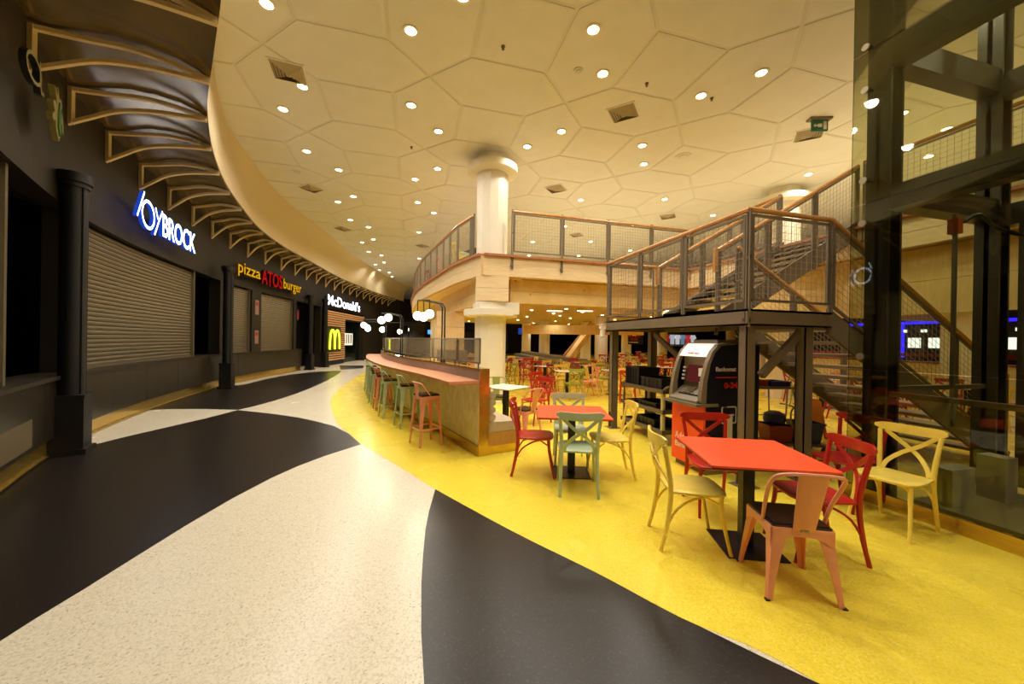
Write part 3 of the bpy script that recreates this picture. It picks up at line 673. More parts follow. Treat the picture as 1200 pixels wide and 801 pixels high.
# deep timber beams below
def beam(a, b, z0, z1, w, label, m='wood_soffit'):
    mb = MB(); n = 2
    t = thing('timber_beam', label, 'beam', (a[0], a[1], z0))
    h = (z1-z0)/n
    for k in range(n):
        MB().bar((0,0,h*(k+.5)), (b[0]-a[0], b[1]-a[1], h*(k+.5)), w, h-.006).build('glulam_board', m, t)
    return t
beam((1.5,9.15), (2.3,9.0), 2.59, 3.24, .1, 'short pale timber block directly above the white column collar', 'wood')
beam((2.45,9.5), (7.7,9.5), 2.6, 3.22, .2, 'long pale timber beam under the front edge of the deck')
beam((1.75,9.7), (1.15,14.5), 2.55, 3.22, .16, 'timber beam running back from the round column under the curved deck edge')
beam((1.15,14.5), (.9,20), 2.55, 3.22, .16, 'far timber beam under the curved deck edge')
beam((8.05,-1), (8.05,9.4), 2.15, 3.22, .16, 'deep timber side beam behind the stair and lift')
beam((7.92,9.4), (22,9.4), 2.6, 3.22, .2, 'timber beam continuing the deck edge beyond the stair')
beam((6.5,21.5), (12.5,18.2), 2.05, 2.6, .25, 'far yellow timber beam lit by spots under the deck', 'wood_soffit')
beam((8.1,14.2), (22,14.2), 2.85, 3.22, .18, 'second timber cross beam under the deck')
# timber wall panels below the curved deck
t = thing('timber_pier', 'pale timber panelled pier under the curved deck behind the counter screen', 'pier', (1.2, 12.4, 0))
for k in range(5): MB().box((-.45,-.12,k*.51), (.45,.12,k*.51+.5)).build('panel', 'wood', t)
MB().box((-.5,-.16,0), (.5,.16,.1)).build('base', 'brownwood', t)
t = thing('pale_post', 'slim white post under the deck between the counter lamps', 'post', (1.0, 17.6, 0)); MB().lathe([(.2,0),(.2,2.54)], (0,0,0), 14).build('shaft', 'white', t); MB().lathe([(.26,0),(.26,.08)], (0,0,0), 14).build('base', 'white', t)
# sloping yellow stringer of a far stair
t = thing('sloping_stringer', 'sloping yellow timber stringer of a far stair under the deck', 'beam', (9.9, 23.2, 0))
MB().bar((0,0,.12), (2.5,.7,2.9), .5, .35).build('stringer_board', 'wood_soffit', t); MB().bar((.1,.4,.3), (2.6,1.1,2.9), .1, .6).build('side_board', 'brownwood', t)

# ------------------------------------------------------------------ wire mesh railings
def mesh_panel(x0, x1, z0, z1, za=None, zb=None, cell=.075, wire=.0018):
    """frame and wires in the local x-z plane; bottom edge z0 (or sloped z0..za at x1), height constant"""
    dz0 = 0 if za is None else za-z0
    H = z1-z0; fr = MB(); f = .014
    a, b, c, d = (x0, 0, z0), (x1, 0, z0+dz0), (x1, 0, z1+dz0), (x0, 0, z1)
    for p_, q_ in ((a, b), (d, c), (a, d), (b, c)): fr.bar(p_, q_, f*2, f*2, up=(0, 1, 0))
    wr = MB(); W_ = x1-x0; nx = max(2, int(W_/cell))
    for i in range(1, nx):
        x = x0+W_*i/nx; zz = z0+dz0*i/nx; wr.bar((x, .004, zz), (x, .004, zz+H), wire*2, wire*2, up=(0, 1, 0))
    nz = max(2, int(H/cell))
    for k in range(1, nz):
        z = z0+H*k/nz; wr.bar((x0, -.004, z), (x1, -.004, z+dz0), wire*2, wire*2, up=(0, 1, 0))
    return fr, wr
def railing(pts, label, postdrop=.35, hm='hand', h=1.1, every=1.35, posts=None, ends=(True, True), group=None, clear=.1, stub=0.05, handend=None):
    """posts, handrail and wire panels along a 3-D polyline given at floor level"""
    org = pts[0]; t = thing('mesh_railing', label, 'railing', org, 0, group)
    O = Vector(org); P = [Vector(p)-O for p in pts]
    hp = [p+Vector((0, 0, h)) for p in P]
    MB().tube(hp, .026, 8).build('handrail', hm, t, True) if hm != 'hand' else MB().tube(hp, .032, 8).build('handrail', hm, t, True)
    first = True
    for i in range(len(P)-1):
        a, b = P[i], P[i+1]; l2 = math.hypot(b.x-a.x, b.y-a.y); n = max(1, round(l2/every)); ang = math.atan2(b.y-a.y, b.x-a.x); sl = (b.z-a.z)/l2
        for k in range(n+1):
            if k == 0 and i > 0: continue
            if (k == 0 and i == 0 and not ends[0]) or (k == n and i == len(P)-2 and not ends[1]): continue
            p = a+(b-a)*(k/n)
            MB().box((-.03,-.012,-postdrop), (-.008,.012,h+stub)).box((.008,-.012,-postdrop), (.03,.012,h+stub)).box((-.03,-.01,-postdrop+.05), (.03,.01,-postdrop+.09)).box((-.03,-.01,h*.5), (.03,.01,h*.5+.03)).box((-.045,-.02,-postdrop+.06),(-.03,.02,-postdrop+.1)).build('post', 'steel', t, loc=p, rz=ang)
        for k in range(n):
            p = a+(b-a)*(k/n); w = l2/n
            fr, wr = mesh_panel(.05, w-.05, clear, h-.06, clear+sl*(w-.1))
            if sl: 
                for m_ in (fr, wr): m_.v = [(x, y, z+sl*.05) for x, y, z in m_.v]
            f = fr.build('panel_frame', 'steel', t, loc=p, rz=ang); wr.build('wire_mesh', 'wire', f)
    return t
railing([(2.38,9.0,ZM),(7.72,9.0,ZM)], 'long mesh railing along the deck front right of the round column', every=1.34)
el = [p for p in edge_l]
railing([(1.5,9.62,ZM)]+[(p[0]+.0, p[1], ZM) for p in edge_l[2:30:2]], 'curved mesh railing along the deck edge left of the round column', every=1.15)
railing([(7.7,4.75,ZM),(7.7,3.2,ZM),(7.7,1.5,ZM),(7.7,-1,ZM)], 'upper deck mesh railing seen through the lift glass', every=1.4)
railing([(7.72,9.0,ZM),(7.72,6.35,ZM)], 'short upper railing between the deck corner and the upper stair', every=1.3, ends=(False, True))

# ------------------------------------------------------------------ stair: landing, two flights, railings
ZL = 2.0
st = thing('stair_landing', 'grey steel stair landing on posts above the cash machine', 'landing', (3.62, 3.34, 0))
def S(mb, name, m, par=st, smooth=False): mb.v = [(x-3.62, y-3.34, z) for x, y, z in mb.v]; return mb.build(name, m, par, smooth)
S(MB().box((3.55,3.27,1.82), (4.8,3.31,2.0)).box((3.55,3.27,1.975), (4.8,3.36,2.0)).box((3.55,3.27,1.82), (4.8,3.36,1.838)), 'edge_beam', 'steel')
S(MB().box((3.55,3.3,1.82), (3.59,6.35,2.0)).box((3.55,3.3,1.975), (3.64,6.35,2.0)).box((3.55,3.3,1.82), (3.64,6.35,1.838)), 'edge_beam', 'steel')
S(MB().box((3.6,6.31,1.82), (4.8,6.35,1.995)), 'edge_beam', 'steel'); S(MB().box((4.76,3.36,1.82), (4.8,6.31,1.995)), 'edge_beam', 'steel')
for k in range(4): S(MB().box((3.64,3.37+k*.74,1.965), (4.76,3.37+k*.74+.73,1.99)), 'deck_plate', 'tread')
for x, y in ((3.66,3.38),(4.52,3.38),(3.68,6.28),(4.42,6.15)):
    S(MB().box((x-.06,y-.06,0), (x+.06,y-.045,1.82)).box((x-.06,y+.045,0), (x+.06,y+.06,1.82)).box((x-.012,y-.05,0), (x+.012,y+.05,1.82)).box((x-.11,y-.11,0), (x+.11,y+.11,.012)).box((x-.06,y-.06,.3),(x-.052,y+.06,1.82)), 'support_post', 'steel')
S(MB().bar((4.5,3.4,1.78), (3.9,3.4,1.25), .06, .08), 'brace', 'steel'); S(MB().box((4.38,4.9,1.1), (4.46,4.98,1.82)) if False else MB().bar((4.42,6.1,1.78), (4.42,5.0,1.15), .06, .08), 'brace', 'steel')
def flight(x0, z0, x1, z1, y0, y1, n, name, label):
    t = thing(name, label, 'stairs', (x0, y0, 0)); dx = (x1-x0)/n; dzz = (z1-z0)/(n+1); d = 1 if dx > 0 else -1
    for k in range(n):
        X = dx*k; Z = z0+dzz*(k+1)
        MB().box((min(X, X+dx*1.12), .05, Z-.045), (max(X, X+dx*1.12), y1-y0-.05, Z)).box((min(X, X+d*.02), .05, Z-.06), (max(X, X+d*.02), y1-y0-.05, Z)).build('tread', 'tread', t)
    for yy in (.0, y1-y0-.04):
        mb = MB(); hw = .14
        mb.sheet([(0, yy, z0-.18), (0, yy, z0+.14), (x1-x0, yy, z1+.1), (x1-x0, yy, z1-.2)], 0, 0, (0, .04, 0)); mb.build('stringer', 'steel', t)
    return t
flight(4.72, ZL, 7.75, ZM, 4.86, 6.3, 9, 'upper_stair', 'steel stair flight rising from the landing to the upper deck')
t = thing('lower_stair', 'steel stair flight descending from the landing to the floor behind the lift', 'stairs', (4.8, 3.3, 0))
for k in range(11):
    X = .3*k; Z = ZL-.1667*(k+1); MB().box((X, .05, Z-.045), (X+.33, 1.3, Z)).build('tread', 'tread', t)
for yy in (0, 1.32): MB().sheet([(0, yy, 1.75), (0, yy, 2.05), (3.55, yy, .12), (3.5, yy, 0), (3.1, yy, 0)], 0, 0, (0, .04, 0)).build('stringer', 'steel', t)
railing([(3.57,6.33,ZL),(3.57,3.29,ZL),(4.79,3.29,ZL),(8.2,3.29,.12)], 'mesh railing with oak handrail around the landing and down the lower flight', postdrop=.2, every=1.12, clear=.1, stub=0)
railing([(3.57,6.33,ZL),(4.6,6.33,ZL)], 'short mesh railing at the back of the stair landing', postdrop=.2, ends=(False, False), every=1.1, stub=0)
railing([(4.66,6.3,ZL),(7.7,6.3,ZM)], 'sloping mesh railing on the far side of the upper flight', postdrop=.25, every=1.0, stub=0)
railing([(4.66,4.86,ZL),(7.7,4.86,ZM)], 'sloping mesh railing on the near side of the upper flight', postdrop=.25, every=1.0, stub=0)
railing([(4.8,4.62,ZL),(8.2,4.62,.12)], 'sloping mesh railing on the far side of the lower flight', postdrop=.2, every=1.1, stub=0)
for x, y, lb in ((4.62,6.3,'oak rail end block at the foot of the upper flight, far side'),(4.62,4.86,'oak rail end block at the foot of the upper flight, near side')):
    tag(MB().box((-.03,-.025,-.34), (.03,.025,.03)).build('rail_end', 'hand', loc=(x, y, ZL+1.09)), lb, 'rail end')
tag(MB().box((-.05,-.04,0), (.05,.04,.06)).lathe([(.035,0),(.045,-.05),(.05,-.14),(.03,-.17)], (0,0,0), 14).build('wall_lamp', M['white'], loc=(3.5,6.4,1.86)), 'small white lamp fixed at the back post of the landing', 'lamp')

# ------------------------------------------------------------------ lift shaft
lf = thing('glass_lift', 'dark steel framed glass lift shaft at the right edge', 'lift', (4.58, 2.95, 0))
def Lf(mb, name, m, smooth=False, par=lf): mb.v = [(x-4.58, y-2.95, z) for x, y, z in mb.v]; return mb.build(name, m, par, smooth)
for v0, v1 in ((1.35,2.95),(-.3,1.34)):
    for z0, z1 in ((.14, 1.36), (1.37, 3.1), (3.11, 4.7), (4.71, 6.35)):
        Lf(MB().box((4.575, v0, z0), (4.587, v1, z1)), 'glass_pane', 'glass')
Lf(MB().box((4.56,-.4,0), (4.62,2.98,.12)).box((4.56,-.4,.12), (4.60,2.98,.135)), 'kick_plate', 'brass')
for x, y, w in ((4.75,2.76,.2),(6.55,2.76,.2),(4.75,.4,.2),(6.55,.4,.2)):
    Lf(MB().box((x-w/2,y-.02,0), (x+w/2,y+.02,6.4)).box((x-w/2,y-w/2,0), (x-w/2+.03,y+w/2,6.4)).box((x+w/2-.03,y-w/2,0), (x+w/2,y+w/2,6.4)), 'corner_post', 'lift')
for z0, z1 in ((3.0,3.24),(4.47,4.74),(5.9,6.1)):
    Lf(MB().box((4.66,.5,z0), (4.84,2.68,z1)), 'ring_beam', 'lift'); Lf(MB().box((4.85,2.68,z0+.08), (6.45,2.86,z1+.08)), 'ring_beam', 'lift')
    Lf(MB().box((6.46,.5,z0), (6.64,2.68,z1)), 'ring_beam', 'lift')
Lf(MB().box((4.7,.5,1.1), (4.75,2.66,1.15)), 'mid_rail', 'liftrail'); Lf(MB().box((4.85,2.74,1.14), (6.45,2.8,1.19)), 'mid_rail', 'liftrail')
for x, y in ((6.3,2.1),(6.3,1.75)): Lf(MB().box((x-.02,y-.05,0), (x+.02,y+.05,6.4)).box((x-.06,y-.012,0), (x+.02,y+.012,6.4)), 'guide_rail', 'liftrail')
Lf(MB().box((5.365,2.505,1.2), (5.395,2.535,2.98)), 'cable_conduit', 'liftrail')
Lf(MB().box((5.34,2.48,2.78), (5.42,2.56,2.93)), 'orange_buffer', mat('orange_switch', (176, 84, 20), .5))
Lf(MB().box((4.95,.7,0), (6.3,2.6,.06)), 'pit_floor', mat('grey_pit_floor', (120, 110, 86), .6))
Lf(MB().box((5.05,2.35,.06), (5.4,2.5,.42)), 'machine_cover', mat('grey_machine_cover', (172, 168, 156), .5)); Lf(MB().box((5.75,2.3,.06), (5.95,2.5,.5)), 'machine_cover', bpy.data.materials['grey_machine_cover'])  # low grey boxes inside the foot of the shaft
Lf(MB().box((6.4,.6,.1), (6.43,1.6,3.0)).box((6.4,1.66,.1), (6.43,2.5,3.0)), 'rear_panel', 'lift')
# counterweight cable drape
Lf(MB().tube(catmull([(5.45,2.5,2.9),(5.6,2.45,2.98),(5.75,2.4,2.85),(6.0,2.4,2.82),(6.3,2.4,2.8)], 4), .02, 6), 'cable', 'blackmetal', True)
for z in (.55, 1.5, 2.9, 3.35, 4.3, 4.75, 5.8):
    Lf(MB().tube([(4.57,2.83,z), (4.55,2.83,z)], .035, 12).tube([(4.6,2.83,z), (4.7,2.8,z)], .015, 8), 'glass_fitting', 'liftrail', True)
# ------------------------------------------------------------------ behind the stair: bar, display, pillars
t = thing('bar_counter', 'far bar with blue strip light, menu screens and red band, seen through the lift', 'bar', (18, 5.0, 0))
MB().box((0,0,0), (.6,9.5,1.05)).build('bar_front', M['white_top'], t); MB().box((-.1,0,1.05), (.7,9.5,1.1)).build('bar_top', 'duskred', t)
MB().box((1.6,0,0), (1.8,9.5,3.1)).build('back_wall', M['wall_dark'], t); MB().box((1.5,.5,2.55), (1.6,9.0,2.66)).build('blue_strip', 'blueled', t)
MB().box((1.5,5.6,1.2), (1.6,5.75,2.55)).build('blue_strip', 'blueled', t); MB().box((1.45,0,1.25),(1.6,9.5,1.38)).build('red_band', 'duskred', t)
for k in range(5): MB().box((1.5,2.6+k*.62,1.6), (1.58,2.6+k*.62+.36,2.0)).build('menu_screen', 'menu', t)
for k in range(9): MB().box((1.52,1.9+k*.6,2.22), (1.58,1.9+k*.6+.16,2.33)).build('small_sign', 'menu', t)
beamy = thing('pale_pillar', 'cream pillar behind the lower stair railing, seen through the lift', 'pillar', (14.0, 6.35, 0)); MB().box((-.3,-.32,0), (.3,.32,3.2)).build('shaft', M['white'], beamy); MB().box((-.34,-.36,0), (.34,.36,.1)).build('base', 'white', beamy)
t = thing('shop_display', 'far lit display rack of pale and red garments above the cash machine', 'display', (22, 30, 0))
MB().box((-.6,.3,0), (5.2,.5,3.0)).build('back_wall', M['wall_dark'], t); MB().box((-.4,0,1.4), (5,.3,1.46)).build('shelf', 'white', t)
for k in range(8):
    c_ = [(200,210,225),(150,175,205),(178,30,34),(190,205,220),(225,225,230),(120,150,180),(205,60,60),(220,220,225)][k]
    mb = MB(); x = .1+k*.58; mb.add([(x-.2,.1,1.55),(x+.2,.1,1.55),(x+.22,.1,2.3),(x+.32,.1,2.1),(x+.38,.1,2.2),(x+.2,.1,2.48),(x+.07,.1,2.45),(x-.07,.1,2.45),(x-.2,.1,2.48),(x-.38,.1,2.2),(x-.32,.1,2.1),(x-.22,.1,2.3),
        (x-.2,.16,1.55),(x+.2,.16,1.55),(x+.22,.16,2.3),(x+.32,.16,2.1),(x+.38,.16,2.2),(x+.2,.16,2.48),(x+.07,.16,2.45),(x-.07,.16,2.45),(x-.2,.16,2.48),(x-.38,.16,2.2),(x-.32,.16,2.1),(x-.22,.16,2.3)],
        [tuple(range(12)), tuple(range(23, 11, -1))]+[(i, (i+1) % 12, 12+(i+1) % 12, 12+i) for i in range(12)])
    mb.build('hung_shirt', mat('shirt_cloth_%d' % k, c_, .8, emit=.35), t)  # cloth glows in place of the display lighting
t = thing('emblem_sign', 'round dark sign with reddish petals and a star, under the landing', 'sign', (17.0, 26.0, 1.5), R(-30))
MB().box((-.7,0,0), (.7,.06,1.3)).build('sign_board', 'black', t)
for k in range(6):
    a = 2*math.pi*k/6; MB().sphere((0,0,0), .17, 10, 6).build('petal', 'duskred', t, True, loc=(.3*math.cos(a), -.04, .72+.3*math.sin(a)))
stp = [(((.2 if k % 2 == 0 else .08)*math.cos(math.pi/2+k*math.pi/5)), -.2, .78+(.2 if k % 2 == 0 else .08)*math.sin(math.pi/2+k*math.pi/5)) for k in range(10)]
MB().sheet(stp, 0, 0, (0, .05, 0)).build('star', mat('orange_star', (240, 130, 40), .5, emit=.3), t)
for k in range(6): MB().box((-.36+k*.12,-.02,.12), (-.28+k*.12,0,.22)).build('letter_block', 'whitetxt', t)
# dark shopfronts and small lit signs beyond the counter
for i, (x, y, z, w, h, rgb, k_, lb) in enumerate(((2.2,45.85,2.3,.9,.5,(60,130,255),1.6,'far blue lit sign beyond the counter lamps'),(3.3,45.85,2.35,1.0,.4,(235,240,255),3,'far white lit sign right of the blue one'),(4.4,45.85,2.2,.8,.35,(235,240,255),3,'second far white lit sign beyond the counter'),
        (-.4,45.85,2.6,.9,.35,(230,225,200),1.4,'far cream lit sign beyond the counter lamps'),(-3.0,45.85,2.2,.35,1.4,(150,190,230),1.0,'far bluish upright panel left of the counter screens'),(10.0,45.85,3.5,.5,.3,(240,240,230),2,'far white lamp sign behind the deck columns'),(13.5,45.85,2.5,.8,.8,(40,70,170),.5,'far dim blue sign under the deck'))):
    t = thing('lit_sign', lb, 'sign', (x, y, z)); MB().box((-w/2-.05,0,-.05), (w/2+.05,.12,h+.05)).build('case', 'black', t); MB().box((-w/2,-.02,0), (w/2,0,h)).build('lit_face', emitter('sign_face_%d' % i, rgb, k_), t)
for x, y, lb in ((-2.0,39.5,'black shopfront beyond the far end of the counter'),(8.6,45.6,'black glazed shopfront at the far end under the deck'),(20,45.6,'black glazed shopfront far right under the deck')):
    t = thing('dark_shopfront', lb, 'shopfront', (x, y, 0))
    for k in range(4): MB().box((-3+k*1.55,0,.1), (-1.55+k*1.55,.05,3.0)).build('dark_pane', mat('black_glass_%d%d' % (int(x), k), (12, 14, 16), .1), t)
    MB().box((-3.1,-.05,0), (3.3,.1,.1)).box((-3.1,-.05,3.0), (3.3,.1,3.4)).build('frame', 'blackmetal', t)

# ------------------------------------------------------------------ curved bar counter with screens, lamps and bench
CP = catmull([(0.955,5.07),(0.74,5.85),(.52,6.6),(.1,7.75),(-.24,8.9),(-.53,10.2),(-.77,11.5),(-.95,13),(-1.05,14.4)], 5)
ct = thing('bar_counter', 'long curved bar counter with salmon ledge and olive concrete front', 'counter', (CP[0][0], CP[0][1], 0))
def Cn(mb, name, m, par=ct, smooth=False): mb.v = [(x-CP[0][0], y-CP[0][1], z) for x, y, z in mb.v]; return mb.build(name, m, par, smooth)
def rib(path, a, b, z0, z1): return MB().ribbon(path, [(a, z0), (b, z0), (b, z1), (a, z1)])
def rect_panels(i0, i1): return CP[i0:i1+1]
for i0 in range(0, 40, 8):
    Cn(rib(CP[i0:i0+9], -.05, -.02, .14, 1.0), 'front_panel', 'concrete')
    Cn(rib(CP[i0:i0+9], -.052, -.01, 1.045, 1.195), 'upstand', 'slate')
Cn(rib(CP, -.02, .08, .02, 1.195), 'core', 'brownwood')
Cn(rib(CP, -.075, -.02, 0, .14), 'kick_plate', 'brass')
Cn(rib(CP, -.5, -.05, 1.012, 1.05), 'ledge_top', 'laminate'); Cn(rib(CP, -.505, -.05, 1.0, 1.011), 'ledge_edge', 'plywood'); Cn(rib(CP, -.508, -.5005, 1.001, 1.049), 'ledge_edge', 'plywood')
Cn(rib(CP, -.06, .09, 1.196, 1.212), 'cap_strip', 'brass')
d0 = (Vector(CP[1])-Vector(CP[0])).normalized(); e0 = Vector(CP[0]); sd0 = Vector((d0.y, -d0.x))
mb = MB(); a = e0-sd0*.06; b = e0+sd0*.09; f0 = d0*(-.015)
mb.add([(a.x,a.y,0),(b.x,b.y,0),(b.x,b.y,1.212),(a.x,a.y,1.212),(a.x+f0.x,a.y+f0.y,0),(b.x+f0.x,b.y+f0.y,0),(b.x+f0.x,b.y+f0.y,1.212),(a.x+f0.x,a.y+f0.y,1.212)], [(0,1,2,3),(7,6,5,4),(0,4,5,1),(1,5,6,2),(2,6,7,3),(3,7,4,0)])
Cn(mb, 'end_plate', 'brass')
# glass screens on the cap
for k, (i0, i1) in enumerate(((0,6),(6,12),(12,18),(18,24),(24,31),(31,38))):
    seg = CP[i0:i1+1]; a = Vector(seg[0]); b = Vector(seg[-1]); d = (b-a).normalized(); a = a+d*(.12 if i0 == 0 else .02); b = b-d*.02; z0, z1 = 1.28, 1.625
    t = thing('glass_screen', 'low framed glass screen on the counter top, %s from the near end' % ORD[k], 'screen', (a.x, a.y, 1.212), 0, 'glass screens along the bar counter')
    A = (0, 0); B = (b.x-a.x, b.y-a.y); Z0, Z1 = z0-1.212, z1-1.212
    fm = MB()
    for p_, q_ in (((*A, Z0), (*B, Z0)), ((*A, Z1), (*B, Z1)), ((*A, Z0), (*A, Z1)), ((*B, Z0), (*B, Z1))): fm.bar(p_, q_, .022, .022)
    fm.build('frame', 'steel', t); MB().bar((*A, (Z0+Z1)/2), (*B, (Z0+Z1)/2), .006, Z1-Z0-.02).build('glass_pane', 'screen', t)
    for tt in (.06, .94): MB().bar((B[0]*tt, B[1]*tt, 0), (B[0]*tt, B[1]*tt, Z0), .02, .02).build('stand_off', 'steel', t)
# globe lamps on bent poles
def globe_lamp(x, y, label, zt, arm, globes, r=.078, lit=True):
    t = thing('globe_lamp', label, 'lamp', (x, y, 1.212)); H = zt-1.212
    for o_ in (-.022, .022):
        MB().tube([(o_,0,0),(o_,0,H-.08),(o_+arm[0]*.12,arm[1]*.12,H),(arm[0]+o_,arm[1],H+.06)], .014, 8).build('bent_pole', 'blackmetal', t, True)
    MB().cyl((0,0,0), .05, .015, n=16).build('foot_plate', 'blackmetal', t)
    MB().tube([(g_[0], g_[1], H+.05) for g_ in (globes[0], globes[-1])], .012, 6).build('cross_arm', 'blackmetal', t, True)
    for g_ in globes:
        MB().tube([(g_[0],g_[1],H+.05),(g_[0],g_[1],g_[2]-1.212+r*.9)], .009, 6).build('drop_rod', 'blackmetal', t)
        gl = MB().sphere((0,0,0), r, 18, 12).build('glass_globe', 'globe', t, True, loc=(g_[0], g_[1], g_[2]-1.212))
    d = bpy.data.lights.new('globe_light', 'POINT'); d.energy = 9; d.color = (1, .86, .62); d.shadow_soft_size = .12
    o = bpy.data.objects.new('globe_light', d); C.objects.link(o); o.parent = t; g_ = globes[len(globes)//2]; o.location = (g_[0], g_[1], g_[2]-1.212-.16)
globe_lamp(.52, 6.62, 'nearest bent black lamp with three glowing globes above the counter', 2.24, (-.34,.12), [(-.44,.13,2.02),(-.34,.06,2.0),(-.24,-.0,2.05)])
globe_lamp(-.24, 8.85, 'second bent lamp with two glowing globes above the counter', 2.14, (-.32,.1), [(-.45,.1,2.03),(-.3,.05,2.09)], .085)
globe_lamp(-.77, 11.5, 'third bent lamp with three globes, farther down the counter', 2.12, (-.34,.1), [(-.62,.15,2.0),(-.5,.1,1.9),(-.1,.1,1.88)], .085)
globe_lamp(-1.0, 13.9, 'farthest globe lamp at the end of the counter', 2.15, (-.34,.1), [(-.55,.1,2.02),(.55,.1,1.88)], .09)
# upholstered bench behind the counter wall
bn = thing('bench', 'beige upholstered bench with rolled back behind the counter wall', 'bench', (CP[0][0], CP[0][1], 0))
BP = CP[0:20]
Cn(rib(BP, .09, .56, .12, .31), 'plinth', 'brownwood', bn); Cn(rib(BP, .09, .575, 0, .12), 'kick_plate', 'brass', bn)
for i0 in (0, 6, 12):
    sg = BP[i0:i0+8 if i0 == 12 else i0+7]
    Cn(MB().ribbon(sg, [(.1,.315),(.58,.315),(.605,.335),(.61,.41),(.585,.445),(.12,.455),(.1,.44)]), 'seat_cushion', 'beige_up', bn, True)
for k in range(4):
    z = .52+k*.105; Cn(MB().ribbon(BP, [(.15+.056*math.cos(a_*math.pi/6), z+.053*math.sin(a_*math.pi/6)) for a_ in range(12)]), 'back_roll', 'beige_up', bn, True)
Cn(rib(BP, .09, .12, .31, .95), 'back_board', 'brownwood', bn)

# ------------------------------------------------------------------ chairs and tables
def wood_chair(paint, tone):
    """cross-back bentwood chair; faces +y; returns a prototype far below nothing: it is placed by its first user"""
    t = thing('cross_back_chair', 'x', 'chair'); m = 'p_'+paint
    seat = [(-.19,-.19),(-.1,-.205),(.1,-.205),(.19,-.19),(.215,-.02),(.218,.12),(.19,.2),(.1,.225),(-.1,.225),(-.19,.2),(-.218,.12),(-.215,-.02)]
    n = len(seat); mb = MB(); ins = inset(seat, .02); ins2 = inset(seat, .07)
    vs = [(x, y, .438) for x, y in ins]+[(x, y, .448) for x, y in seat]+[(x, y, .462) for x, y in seat]+[(x, y, .47) for x, y in ins]+[(x, y, .463) for x, y in ins2]
    fs = [(k*n+i, k*n+(i+1) % n, (k+1)*n+(i+1) % n, (k+1)*n+i) for k in range(4) for i in range(n)]+[tuple(range(n))[::-1], tuple(range(4*n, 5*n))]
    mb.add(vs, fs).build('seat', m, t, True)
    for s in (-1, 1):
        MB().tube(catmull([(s*.212,.235,0),(s*.2,.2,.16),(s*.188,.172,.32),(s*.185,.165,.445)], 3), [.0135]*3+[.015]*3+[.0175]*4, 8).build('leg', m, t, True)
        MB().tube(catmull([(s*.195,-.27,0),(s*.19,-.225,.2),(s*.183,-.2,.44),(s*.19,-.22,.62),(s*.208,-.262,.82)], 3), [.0155]*3+[.018]*3+[.02]*4+[.018]*3, 8).build('leg', m, t, True)
        MB().tube(catmull([(s*.192,-.225,.2),(s*.186,-.15,.33),(s*.183,-.03,.41),(s*.182,.06,.435)], 3), .0095, 6).build('side_brace', m, t, True)
    MB().tube(catmull([(-.19,.175,.37),(-.13,.1,.4),(0,.05,.41),(.13,.1,.4),(.19,.175,.37)], 3), .009, 6).build('front_brace', m, t, True)
    mb = MB(); N = 12; vs = []
    for i in range(N+1):
        u = -1+2*i/N; x = u*.246; y = -.258-.055*(1-u*u); hh = .041*(1-.12*u*u-.55*abs(u)**9); zc = .84+.016*u*u
        for dy, dz_ in ((-.009,-hh),(.009,-hh),(.011,0),(.009,hh),(-.009,hh),(-.011,0)): vs.append((x, y+dy, zc+dz_))
    fs = [(i*6+k, i*6+(k+1) % 6, (i+1)*6+(k+1) % 6, (i+1)*6+k) for i in range(N) for k in range(6)]+[tuple(range(6))[::-1], tuple(N*6+k for k in range(6))]
    mb.add(vs, fs).build('top_rail', m, t, True)
    for s in (-1, 1):
        pts = catmull([(s*.155,-.195,.468),(s*.13,-.222,.54),(s*.05,-.272,.63),(-s*.06,-.295,.71),(-s*.175,-.278,.81)], 3); mb = MB()
        for a, b in zip(pts, pts[1:]): mb.bar(Vector(a)-(Vector(b)-Vector(a))*.08+Vector((0,.006*s,0)), Vector(b)+Vector((0,.006*s,0)), .012, .026, up=(1,0,0)) if False else mb.bar(Vector(a)+Vector((0,.006*s,0)), Vector(b)+(Vector(b)-Vector(a))*.1+Vector((0,.006*s,0)), .034, .011, up=(0,1,0))
        mb.build('cross_bar', m, t)
    return t
def leg_sheet(s, f, ht, sp, top, wt=.085, wb=.032, kick=.02):
    """tapered pressed metal leg: an L section from the seat corner down to the foot"""
    mb = MB(); cx, cy = s*top[0], f*top[1]; fx, fy = s*(top[0]+sp), f*(top[1]+sp)
    def P_(z):
        k = 1-z/ht; w = wb+(wt-wb)*(z/ht)**1.6; return cx+(fx-cx)*k, cy+(fy-cy)*k, w
    zs = [0, ht*.12, ht*.3, ht*.5, ht*.7, ht*.85, ht]; vs = []
    for z in zs:
        x, y, w = P_(z)
        vs += [(x-s*w, y, z), (x-s*.008, y+f*.004, z), (x, y, z), (x+s*.0, y-f*w, z), (x-s*.006, y-f*w, z), (x-s*.012, y-f*.012, z), (x-s*w, y-f*.006, z)]
    n = 7; m = len(zs)
    return mb.add(vs, [(i*n+k, i*n+(k+1) % n, (i+1)*n+(k+1) % n, (i+1)*n+k) for i in range(m-1) for k in range(n)]+[tuple(range(n))[::-1], tuple((m-1)*n+k for k in range(n))])
